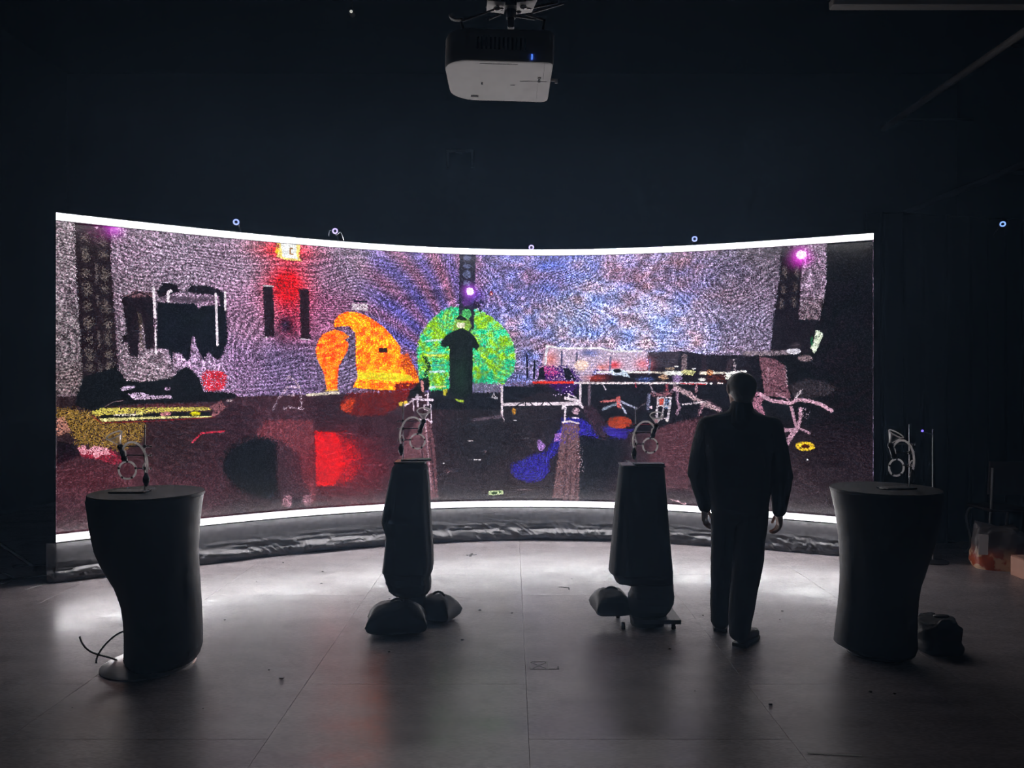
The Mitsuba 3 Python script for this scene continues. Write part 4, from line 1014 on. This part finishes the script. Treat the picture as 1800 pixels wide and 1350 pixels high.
def sandbag(x, y, z, w, d, h, rz, seed, label, rx=0.0, ry=0.0):
    t = thing('sandbag', label, 'sandbag')
    obj('bag', put(pillow(w, d, h, seed), x, y, z, rz, rx, ry), 'm_sandbag', t, smooth=True)
    c, s = math.cos(rz), math.sin(rz)
    obj('handle', tube(spline([(x - 0.05 * c, y - 0.05 * s, z + h * 0.9), (x - 0.03 * c, y - 0.03 * s, z + h * 1.05), (x + 0.03 * c, y + 0.03 * s, z + h * 1.06), (x + 0.05 * c, y + 0.05 * s, z + h * 0.9)], 14), 0.008, 6), 'm_sandbag', t, smooth=True)
sandbag(-0.79, 5.285, 0.0, 0.42, 0.27, 0.205, 0.12, 3, 'large black sandbag slumped against the left side of the left draped stand')
sandbag(-0.53, 5.56, 0.0, 0.27, 0.23, 0.18, -0.4, 8, 'black sandbag on the right foot of the left draped stand')
sandbag(0.715, 5.56, 0.045, 0.27, 0.30, 0.17, 0.1, 14, 'black sandbag resting on the foot of the right draped stand')

# ---------------------------------------------------------------- the four instruments
GRP = None
def instrument(x, y, z, mirror, label, yaw=0.0, card=True, tilt=0.0):
    """Rod stand with a glass funnel, valve, ring lens, bent tube and rubber bulb."""
    t = thing('instrument_stand', label, 'instrument')
    sgn = -1 if mirror else 1
    def pl_(m):
        m = m.copy()
        m.apply_transform(np.diag([sgn, 1, 1, 1.0]))
        if mirror:
            m.invert()
        return put(m, x, y, z, rz=yaw)
    K = lambda pts: [V(a, b, c) for a, b, c in pts]
    obj('base_plate', pl_(box(-0.09, 0.0, 0.006, 0.21, 0.11, 0.012, 0.003)), 'm_dark_metal', t, smooth=30)
    obj('rod', pl_(rod((0, 0, 0.01), (0, 0, 0.405), 0.0042)), 'm_silver', t)
    if card:
        obj('card_strip', pl_(put(box(0.035, -0.01, 0.0, 0.075, 0.022, 0.002), 0.0, -0.03, 0.016, rz=0.2, ry=-0.18)), 'm_card', t, smooth=False)
        labels[t + '__card_strip'] = {'label': 'small white strip of card at the foot'}
    for h, le, ri in ((0.278, -0.125, 0.045), (0.225, -0.125, 0.042), (0.145, -0.045, 0.042)):
        c = obj('clamp', pl_(cat(rod((le, 0, h), (ri, 0, h), 0.0034), box(0.0, 0.0, h, 0.016, 0.018, 0.02, 0.002))), 'm_dark_metal', t)
        obj('thumb_screw', pl_(cat(rod((0.018, 0, h), (0.03, 0, h), 0.006), rod((ri - 0.004, 0, h + 0.008), (ri - 0.004, 0, h - 0.008), 0.003))), 'm_chrome', c)
    a = np.linspace(0, 2 * np.pi, 49)[:-1]
    RC, RR = V(-0.10, -0.01, 0.135), 0.052
    obj('ring', pl_(tube(np.stack([RC[0] + RR * np.cos(a), RC[1] + 0 * a, RC[2] + RR * np.sin(a)], 1), 0.0062, 10, closed=True)), 'm_clear', t)
    obj('lens_disc', pl_(put(trimesh.creation.cylinder(RR - 0.003, 0.003, sections=40), *RC, rx=math.pi / 2)), 'm_glass', t)
    for q in (0.25, 1.57, 2.9, 4.1, 5.3):
        obj('ring_clip', pl_(box(RC[0] + RR * math.cos(q), RC[1], RC[2] + RR * math.sin(q), 0.012, 0.016, 0.012, 0.002)), 'm_dark_metal', t)
    obj('ring_stem', pl_(tube([V(-0.10, -0.01, 0.185), V(-0.118, -0.01, 0.205)], 0.006)), 'm_chrome', t)
    lo_, hi_ = V(-0.118, -0.01, 0.205), V(-0.142, -0.01, 0.275)
    obj('valve', pl_(cat(rod(lo_, hi_, 0.014, 20), sphere(lo_, 0.0185, 2), sphere(hi_, 0.0185, 2))), 'm_black_plastic', t)
    obj('valve_tube', pl_(tube(K([(-0.125, -0.01, 0.21), (-0.108, -0.012, 0.225), (-0.112, -0.012, 0.25), (-0.135, -0.012, 0.262)]), 0.005)), 'm_clear', t)
    ap, ax = V(-0.146, -0.01, 0.285), V(0.05 + tilt, -0.5, 1.0)
    ax /= np.linalg.norm(ax)
    Rm = trimesh.geometry.align_vectors([0, 0, 1], ax)
    def fun(m):
        m = m.copy(); m.apply_transform(Rm); m.apply_translation(ap); return pl_(m)
    obj('funnel', fun(lathe([(0.0035, 0.0), (0.006, 0.01), (0.045, 0.07), (0.044, 0.072), (0.005, 0.012), (0.0025, 0.0)], sections=40)), 'm_glass', t, smooth=True)
    F_ = [k for k in scene if k.startswith(t + '__funnel')][0]
    fa = np.linspace(0, 2 * np.pi, 41)[:-1]
    obj('rim', fun(tube(np.stack([0.046 * np.cos(fa), 0.046 * np.sin(fa), 0.073 + 0 * fa], 1), 0.0042, 8, closed=True)), 'm_clear', F_)
    for q in (0.0, math.pi):
        obj('rib', fun(rod((0.005 * math.cos(q), 0.005 * math.sin(q), 0.005), (0.046 * math.cos(q), 0.046 * math.sin(q), 0.072), 0.0034)), 'm_clear', F_)
    arc = spline([(-0.128, -0.012, 0.245), (-0.112, -0.016, 0.285), (-0.075, -0.02, 0.305), (-0.03, -0.02, 0.292), (0.006, -0.018, 0.245), (0.022, -0.015, 0.18), (0.016, -0.012, 0.118)], 36)
    obj('bent_tube', pl_(tube(arc, 0.0066, 10)), 'm_clear', t)
    obj('link_tube', pl_(tube(spline([(0.02, -0.014, 0.16), (0.008, -0.016, 0.178), (-0.003, -0.014, 0.165), (-0.002, -0.008, 0.14)], 14), 0.0034, 8)), 'm_clear', t)
    obj('bulb', pl_(lathe([(0, 0.035), (0.004, 0.036), (0.010, 0.046), (0.019, 0.068), (0.0205, 0.082), (0.016, 0.1), (0.008, 0.114), (0.006, 0.122), (0, 0.122)], (0.014, -0.012, 0.0), 28)), 'm_black_plastic', t)
ztA, ztB = 1.162, 1.132
instrument(-2.215, 4.64, ztl, False, 'chrome instrument with funnel, ring lens and bent tube on the left round table', 0.0, True, -0.35)
instrument(-0.765, 5.40, ztA, True, 'chrome instrument with funnel, ring lens and bent tube on the left draped stand', 0.15, False, 0.0)
instrument(0.872, 5.42, ztB, True, 'chrome instrument with funnel, ring lens and bent tube on the right draped stand', 0.0, True, 0.05)
instrument(2.505, 4.85, ztr, False, 'chrome instrument with funnel, ring lens and bent tube on the right round table', 0.2, False, 0.25)
tag(obj('paper_strip', cat(put(box(0, 0, 0, 0.075, 0.022, 0.002), 2.335, 4.80, ztr + 0.006, rz=-0.35, rx=0.08), put(box(0, 0, 0, 0.05, 0.008, 0.002), 2.355, 4.84, ztr + 0.004, rz=0.05)), 'm_card', smooth=False), 'small folded white paper strip lying on the right round table', 'paper')

# ---------------------------------------------------------------- the person
PERSON = thing('person', 'person seen from behind in dark jacket and trousers, walking towards the screen', 'person')
ORG, HEAD_TURN = V(1.475, 4.985, 0.0), 0.35
FACE = -math.atan2(1.475, 4.985)
def bones(list_, edge=0.02, iters=14, refine=True):
    """Hulls of spheres joined into one smooth surface. list_: chains of (x, y, z, r)."""
    parts = []
    for ch in list_:
        sp = [m3.Manifold.sphere(r, 24).translate([x, y, z]) for x, y, z, r in ch]
        if len(sp) == 1:
            parts.append(sp[0])
        for p, q in zip(sp, sp[1:]):
            parts.append(m3.Manifold.batch_hull([p, q]))
    m = m3.Manifold.batch_boolean(parts, m3.OpType.Add)
    t = man(m.refine_to_length(edge))
    t.merge_vertices()
    trimesh.smoothing.filter_taubin(t, lamb=0.5, nu=0.53, iterations=iters)
    return t
def hullset(groups, edge=0.02, iters=12):
    parts = [m3.Manifold.batch_hull([m3.Manifold.sphere(r, 24).translate([x, y, z]) for x, y, z, r in g]) for g in groups]
    t = man(m3.Manifold.batch_boolean(parts, m3.OpType.Add).refine_to_length(edge))
    t.merge_vertices()
    trimesh.smoothing.filter_taubin(t, lamb=0.5, nu=0.53, iterations=iters)
    return t
def pp(m):
    return put(m, *ORG, rz=FACE)
def wrinkle(t, amp, freq, seed):
    q = np.array(t.vertices) * np.array(freq)
    d = (meshkit.fbm(q, 3, seed) - 0.5) * 2 * amp
    t.vertices = np.array(t.vertices) + t.vertex_normals * d[:, None]
    return t
SHL, SHR = V(-0.198, 0.10, 1.415), V(0.195, 0.10, 1.41)
ELL, ELR = V(-0.268, 0.12, 1.10), V(0.262, 0.09, 1.10)
WRL, WRR = V(-0.228, 0.24, 0.86), V(0.250, 0.17, 0.865)
torso = [[(-0.10, 0.13, 0.85, 0.075), (0.10, 0.13, 0.85, 0.075), (-0.11, 0.12, 1.02, 0.095), (0.11, 0.12, 1.02, 0.095), (-0.1, 0.07, 0.88, 0.06), (0.1, 0.07, 0.88, 0.06)],
         [(-0.11, 0.12, 1.02, 0.095), (0.11, 0.12, 1.02, 0.095), (-0.13, 0.10, 1.27, 0.115), (0.13, 0.10, 1.27, 0.115)],
         [(-0.13, 0.10, 1.27, 0.115), (0.13, 0.10, 1.27, 0.115), (*SHL, 0.072), (*SHR, 0.072), (0.008, 0.10, 1.47, 0.075)],
         [(0.004, 0.10, 1.44, 0.10), (0.012, 0.115, 1.535, 0.079)]]
for sh, el, wr in ((SHL, ELL, WRL), (SHR, ELR, WRR)):
    mid = (sh + el) / 2
    torso += [[(*sh, 0.077), (*mid, 0.081)], [(*mid, 0.081), (*el, 0.071)], [(*el, 0.068), (*((el + wr) / 2 + V(0, 0.01, 0)), 0.06)], [(*((el + wr) / 2 + V(0, 0.01, 0)), 0.06), (*wr, 0.044)]]
jk = wrinkle(hullset(torso, 0.018, 10), 0.007, (9, 9, 6), 4)
obj('jacket', pp(jk), 'm_jacket', PERSON, smooth=True)
LHIP, RHIP = V(-0.085, 0.12, 0.86), V(0.085, 0.12, 0.86)
LK, RK = V(-0.105, 0.27, 0.47), V(0.045, 0.10, 0.47)
LA, RA = V(-0.128, 0.30, 0.08), V(-0.002, 0.03, 0.09)
tro = [[(*LHIP, 0.098), (*RHIP, 0.098), (-0.07, 0.12, 0.96, 0.09), (0.07, 0.12, 0.96, 0.09)],
       [(*LHIP, 0.098), (*LK, 0.084)], [(*LK, 0.084), (-0.118, 0.30, 0.2, 0.078)], [(-0.118, 0.30, 0.2, 0.078), (*LA, 0.066)],
       [(*RHIP, 0.102), (*RK, 0.096)], [(*RK, 0.096), (0.008, 0.055, 0.2, 0.080)], [(0.008, 0.055, 0.2, 0.080), (*RA, 0.068)]]
tr_ = wrinkle(hullset(tro, 0.018, 8), 0.008, (8, 8, 9), 7)
obj('trousers', pp(tr_), 'm_trousers', PERSON, smooth=True)
def shoe(x, y, rz):
    up = [(0, 0.0, 0.055, 0.042), (0, 0.05, 0.06, 0.043), (0, 0.12, 0.05, 0.044), (0.004, 0.19, 0.038, 0.036)]
    t = bones([up, [(0, 0.0, 0.055, 0.042), (0, 0.01, 0.10, 0.042)]], 0.012, 6)
    v = np.array(t.vertices); v[:, 2] = np.maximum(v[:, 2], 0.008); v[:, 0] *= 1.05
    t.vertices = v
    sole_pts = np.array([(-0.042, -0.04), (0.042, -0.04), (0.047, 0.05), (0.052, 0.14), (0.035, 0.215), (-0.02, 0.22), (-0.046, 0.15), (-0.045, 0.05)])
    sole = trimesh.creation.extrude_polygon(Polygon(sole_pts).buffer(0.012).buffer(-0.008), 0.022)
    return put(t, *(ORG + pr(V(x, y, 0))), rz=rz + FACE), put(sole, *(ORG + pr(V(x, y, 0))), rz=rz + FACE)
def pr(v):
    c, s = math.cos(FACE), math.sin(FACE)
    return V(v[0] * c - v[1] * s, v[0] * s + v[1] * c, v[2])
for x, y, rz in ((-0.128, 0.31, 0.05), (0.012, 0.02, -0.4)):
    u, s_ = shoe(x, y, rz)
    sk_ = obj('shoe', u, 'm_shoe', PERSON, smooth=True)
    obj('sole', s_, 'm_shoe', sk_, smooth=30)
# head, neck, arms and hands: one body
HC = V(0.010, 0.125, 1.672)
head = [[(0, -0.018, 0.012, 0.088), (0, 0.03, 0.015, 0.080), (0, 0.045, -0.03, 0.068)],
        [(0, 0.045, -0.03, 0.066), (0, 0.062, -0.095, 0.034), (-0.03, 0.03, -0.085, 0.034), (0.03, 0.03, -0.085, 0.034)],
        [(0, 0.098, -0.022, 0.010), (0, 0.118, -0.048, 0.011), (0, 0.09, -0.056, 0.014)],
        [(-0.012, 0.096, -0.078, 0.007), (0.012, 0.096, -0.078, 0.007)],
        [(-0.012, 0.094, -0.089, 0.007), (0.012, 0.094, -0.089, 0.007)],
        [(-0.035, 0.088, 0.008, 0.010), (0.035, 0.088, 0.008, 0.010)]]
c, s = math.cos(HEAD_TURN), math.sin(HEAD_TURN)
def hd(g):
    return [(HC[0] + x * c - y * s, HC[1] + x * s + y * c, HC[2] + z, r) for x, y, z, r in g]
def ear(sd):
    return [[(sd * 0.084, 0.0, 0.012, 0.012), (sd * 0.092, -0.014, 0.018, 0.010)], [(sd * 0.092, -0.014, 0.018, 0.010), (sd * 0.092, -0.012, -0.012, 0.010)], [(sd * 0.092, -0.012, -0.012, 0.010), (sd * 0.083, 0.003, -0.03, 0.008)]]
def hand(wr, el, sd):
    """Wrist, palm, four unequal curled fingers and a thumb; fingers point down."""
    down = V(0.02 * sd, 0.10, -1.0); down /= np.linalg.norm(down)
    fwd = V(-0.25 * sd, 1.0, 0.10); fwd -= down * (fwd @ down); fwd /= np.linalg.norm(fwd)
    inw = np.cross(down, fwd) * 1.0
    if inw[0] * sd > 0:
        inw = -inw
    P = lambda d, f, i: wr + down * d + fwd * f + inw * i
    g = [[(*el, 0.045), (*wr, 0.027)]]
    g += [[(*P(0.0, 0, 0), 0.026), (*P(0.035, 0.022, 0), 0.016), (*P(0.035, -0.022, 0), 0.016), (*P(0.09, 0.03, 0), 0.012), (*P(0.088, -0.03, 0), 0.012)]]
    for f, ln in ((0.031, 0.92), (0.0105, 1.0), (-0.0105, 0.93), (-0.031, 0.75)):
        k1, k2, k3, k4 = P(0.088, f, 0), P(0.088 + 0.036 * ln, f * 1.05, 0.010), P(0.088 + 0.058 * ln, f * 1.05, 0.030), P(0.088 + 0.062 * ln, f * 1.0, 0.052)
        g += [[(*k1, 0.0098), (*k2, 0.0088)], [(*k2, 0.0088), (*k3, 0.008)], [(*k3, 0.008), (*k4, 0.007)]]
    t1, t2, t3 = P(0.03, 0.03, 0.004), P(0.062, 0.054, 0.018), P(0.095, 0.058, 0.030)
    g += [[(*t1, 0.013), (*t2, 0.0105)], [(*t2, 0.0105), (*t3, 0.008)]]
    return g
core = [[(*SHL, 0.05), (*SHR, 0.05), (0.0, 0.10, 1.2, 0.09)], [(0.0, 0.10, 1.2, 0.09), (-0.06, 0.12, 0.95, 0.07), (0.06, 0.12, 0.95, 0.07)],
        [(0.005, 0.10, 1.42, 0.055), (0.010, 0.12, 1.58, 0.055)],
        [(-0.075, 0.12, 0.9, 0.07), (*LK, 0.05)], [(*LK, 0.05), (*LA, 0.036)], [(0.075, 0.12, 0.9, 0.07), (*RK, 0.05)], [(*RK, 0.05), (*RA, 0.036)],
        [(*SHL, 0.05), (*ELL, 0.042)], [(*SHR, 0.05), (*ELR, 0.042)]]
fine = [hd(g) for g in head] + [hd(g) for sd in (-1, 1) for g in ear(sd)] + hand(WRL, ELL, -1) + hand(WRR, ELR, 1)
bd = hullset(core + fine, 0.006, 5)
obj('body', pp(bd), 'm_skin', PERSON, smooth=True)
labels[PERSON + '__body'] = {'label': 'bare head, neck and hands'}
hair = hullset([hd([(0, -0.020, 0.014, 0.0925), (0, 0.028, 0.020, 0.083)]), hd([(0, -0.035, -0.02, 0.078), (0, -0.03, 0.0, 0.085)]), hd([(0, -0.03, -0.055, 0.062), (0, -0.035, -0.03, 0.07)])], 0.008, 4)
hv = to_man(hair)
cut = m3.Manifold.cube([0.6, 0.6, 0.6]).translate([-0.3, 0.0, -0.6]).rotate([-28, 0, 0]).translate([0, 0.055, 0.03]).rotate([0, 0, math.degrees(HEAD_TURN)]).translate(list(HC))
cut2 = m3.Manifold.cube([0.6, 0.6, 0.5]).translate([-0.3, -0.3, -0.5]).translate(list(HC + V(0, 0, -0.105)))
hair = man(hv - cut - cut2)
obj('hair', pp(wrinkle(hair, 0.002, (60, 60, 60), 3)), 'm_hair', PERSON, smooth=40)

# ---------------------------------------------------------------- marks on the floor
def tape(pts, w, mat, label, z=0.0015):
    segs = []
    for (xa, ya), (xb, yb) in pts:
        L = math.hypot(xb - xa, yb - ya)
        segs.append(box((xa + xb) / 2, (ya + yb) / 2, z / 2, L, w, z, 0, math.atan2(yb - ya, xb - xa)))
    return tag(obj('tape_mark', cat(*segs), mat, smooth=False), label, 'tape')
def g(x, y):
    return tuple(g_ for g_ in ((x - 900) / 1352 * 2298.4 / (y - 675), 2298.4 / (y - 675)))
tape([((0.108, 4.710), (0.216, 4.710)), ((0.108, 4.587), (0.220, 4.587)), ((0.108, 4.710), (0.113, 4.587)), ((0.212, 4.710), (0.220, 4.587)), ((0.108, 4.710), (0.216, 4.587)), ((0.216, 4.710), (0.113, 4.587))], 0.009, 'm_tape_grey', 'pale taped rectangle with a cross in it on the floor near the middle')
tape([((0.222, 4.587), (0.278, 4.587)), ((0.278, 4.587), (0.276, 4.63))], 0.007, 'm_tape_dark', 'dark taped corner beside the taped rectangle on the floor')
tape([(((820 - 900) / 1352 * 7.64, 7.63), ((838 - 900) / 1352 * 7.64, 7.66)), (((829 - 900) / 1352 * 7.64, 7.72), ((827 - 900) / 1352 * 7.64, 7.57))], 0.02, 'm_tape_dark', 'small dark tape cross on the bright floor before the skirt cloth')
tape([((0.39, 6.44), (0.475, 6.42)), ((0.475, 6.42), (0.47, 6.36))], 0.012, 'm_tape_dark', 'small dark taped corner on the floor between the two draped stands')
tape([((1.36, 3.54), (1.60, 3.515))], 0.016, 'm_tape_grey', 'grey tape strip on the dark floor at the lower right')
tape([((-4.02, 6.36), (-3.86, 6.98))], 0.03, 'm_tape_grey', 'pale tape strip slanting over the floor at the far left')
rng = np.random.default_rng(12)
cr = []
for i in range(46):
    x, y, r = rng.uniform(-2.6, 2.6), rng.uniform(4.0, 7.8), rng.uniform(0.004, 0.011)
    if min(math.hypot(x - a, y - b) for a, b in ((-0.71, 5.4), (0.92, 5.47), (1.47, 5.0), (-2.2, 4.66), (2.4, 4.87), (0.7, 5.55))) < 0.45:
        continue
    m = sphere((0, 0, 0), r, 1, (1, rng.uniform(0.5, 1), 0.35)); m.apply_translation([x, y, r * 0.3])
    cr.append(m)
tag(obj('crumbs', cat(*cr), 'm_tape_dark', smooth=False), 'scattered dark crumbs of dirt over the lit floor', 'dirt')
labels['crumbs']['kind'] = 'stuff'
tag(obj('paper_scrap', put(trimesh.creation.icosphere(1, 0.014), -1.50, 3.0 + 1.4, 0.006, rx=0.4), 'm_card', smooth=False), 'tiny white paper scrap on the floor right of the left table', 'scrap')
scene['paper_scrap'] = mikit.ply(put(sphere((0, 0, 0), 0.013, 1, (1.2, 0.8, 0.4)), -1.328, 4.432, 0.006), 'm_card', smooth=False)

# ---------------------------------------------------------------- things at the left edge
lg = thing('stand_leg', 'slanting metal tripod leg reaching the floor at the far left edge', 'stand')
obj('tube', rod((-5.3, 7.2, 0.55), (-4.32, 6.99, 0.02), 0.016), 'm_silver', lg)
obj('rubber_tip', put(trimesh.creation.cylinder(0.022, 0.05), -4.33, 6.99, 0.024), 'm_black_plastic', lg)
obj('post', rod((-5.3, 7.2, 0.53), (-5.3, 7.2, 1.7), 0.02), 'm_dark_metal', lg)
obj('back_leg', rod((-5.3, 7.2, 0.55), (-5.9, 7.5, 0.02), 0.016), 'm_dark_metal', lg)
obj('back_leg', rod((-5.3, 7.2, 0.55), (-5.4, 6.6, 0.02), 0.016), 'm_dark_metal', lg)
tag(obj('floor_cable', tube(spline([(-4.9, 6.35, 0.012), (-4.5, 6.55, 0.012), (-4.1, 6.8, 0.012), (-3.98, 6.98, 0.012), (-4.1, 7.08, 0.012), (-4.6, 7.1, 0.012)], 40), 0.011, 8), 'm_cable', smooth=True), 'black cable curving over the floor at the far left edge', 'cable')
tag(obj('floor_cable', tube(spline([(-4.65, 6.15, 0.012), (-4.42, 6.35, 0.012), (-4.3, 6.55, 0.012), (-4.45, 6.8, 0.012), (-4.9, 6.9, 0.012)], 36), 0.011, 8), 'm_cable', smooth=True), 'second black cable loop on the floor below the tripod leg', 'cable')

# ---------------------------------------------------------------- things at the right edge
def cloth_bag(x, y, w, d, h, rz, seed, mat, key, label, cat_, top=0.6):
    n, k = 22, 64
    a = np.arange(k) * 2 * np.pi / k
    rings = []
    for i in range(n):
        u = i / (n - 1)
        sx = w / 2 * (1 - 0.25 * u ** 2) * min(1, 0.9 + u)
        sy = d / 2 * (1 - top * u ** 1.5)
        ca, sa = np.cos(a), np.sin(a)
        X, Y = sx * np.sign(ca) * np.abs(ca) ** 0.6, sy * np.sign(sa) * np.abs(sa) ** 0.6
        q = np.stack([X * 9, Y * 9, np.full(k, u * 3.0)], 1)
        b = meshkit.fbm(q, 3, seed) - 0.5
        f_ = 1 + 0.45 * b * (0.3 + u)
        Z = h * u * (1 + 0.4 * b * u)
        rings.append(np.stack([X * f_, Y * f_, Z], 1))
    m = loft(rings)
    return tag(obj(key, put(m, x, y, 0, rz), mat, smooth=50), label, cat_)
gk = thing('carrier_bag', 'plastic carrier bag with orange print on the floor at the right edge', 'bag')
cloth_bag(4.50, 7.12, 0.46, 0.3, 0.40, -0.35, 21, 'm_bag', gk + '__film', '', '')
del labels[gk + '__film']
n_ = [k for k in scene if k.startswith('carrier_bag')]
obj('print_panel', put(trimesh.creation.box([0.075, 0.004, 0.19]), 4.30, 7.015, 0.235, rz=-0.35, rx=0.12), 'm_card', gk, smooth=False)
bxk = thing('cardboard_box', 'small brown cardboard box on the floor at the right edge, before the carrier bag', 'box')
obj('carton', box(4.575, 6.76, 0.085, 0.26, 0.2, 0.17, 0.004), 'm_cardboard', bxk, smooth=30)
obj('flap', put(trimesh.creation.box([0.25, 0.1, 0.004]), 4.575, 6.71, 0.175), 'm_cardboard', bxk, smooth=False)
obj('flap', put(trimesh.creation.box([0.25, 0.1, 0.004]), 4.575, 6.813, 0.175), 'm_cardboard', bxk, smooth=False)
ch = thing('chair', 'dark stacking chair with a metal frame behind the carrier bag at the right edge', 'chair')
cxx, cyy = 4.78, 7.55
obj('seat', box(cxx, cyy, 0.49, 0.42, 0.40, 0.03, 0.01), 'm_seat', ch)
bk = trimesh.creation.box([0.42, 0.025, 0.32]); bk = bk.subdivide().subdivide().subdivide()
bv = np.array(bk.vertices); bv[:, 1] += 0.5 * bv[:, 0] ** 2 - 0.1 * bv[:, 2]; bk.vertices = bv
obj('backrest', put(bk, cxx, cyy - 0.2, 0.80), 'm_seat', ch)
for i, (sx, sy) in enumerate(((-1, -1), (1, -1), (-1, 1), (1, 1))):
    obj('leg', tube(spline([(cxx + sx * 0.17, cyy + sy * 0.15, 0.475), (cxx + sx * 0.19, cyy + sy * 0.17, 0.45), (cxx + sx * 0.2, cyy + sy * 0.19, 0.3), (cxx + sx * 0.215, cyy + sy * 0.21, 0.0)], 14), 0.011, 10), 'm_grey_metal', ch)
for sx in (-1, 1):
    obj('back_post', rod((cxx + sx * 0.19, cyy - 0.18, 0.47), (cxx + sx * 0.19, cyy - 0.205, 0.9), 0.011), 'm_grey_metal', ch)
cloth_bag(2.725, 4.93, 0.27, 0.26, 0.20, 0.1, 33, 'm_sandbag', 'dark_bag', 'crumpled dark bag on the floor against the right round table', 'bag', 0.35)
tag(obj('plastic_wrap', put(sphere((0, 0, 0), 0.035, 2, (1.5, 0.8, 0.35)), 2.735, 4.90, 0.222), 'm_bag_film', smooth=True), 'small shiny plastic piece on top of the dark bag', 'plastic')
ps = thing('light_stand', 'thin metal stand with a tiny blue lamp behind the right round table', 'stand')
obj('pole', rod((4.02, 7.35, 0.02), (4.02, 7.35, 1.27), 0.006), 'm_silver', ps)
obj('base', lathe([(0, 0), (0.14, 0), (0.14, 0.012), (0.02, 0.025), (0, 0.025)], (4.02, 7.35, 0)), 'm_dark_metal', ps)
obj('lamp_arm', rod((4.02, 7.35, 1.22), (3.90, 7.34, 1.25), 0.006), 'm_dark_metal', ps)
obj('lamp', sphere((3.90, 7.31, 1.255), 0.011, 2), 'm_black_plastic', ps, smooth=True, emitter={'type': 'area', 'radiance': rgb(0.35, 0.25, 3.0), 'sampling_weight': 0.02})
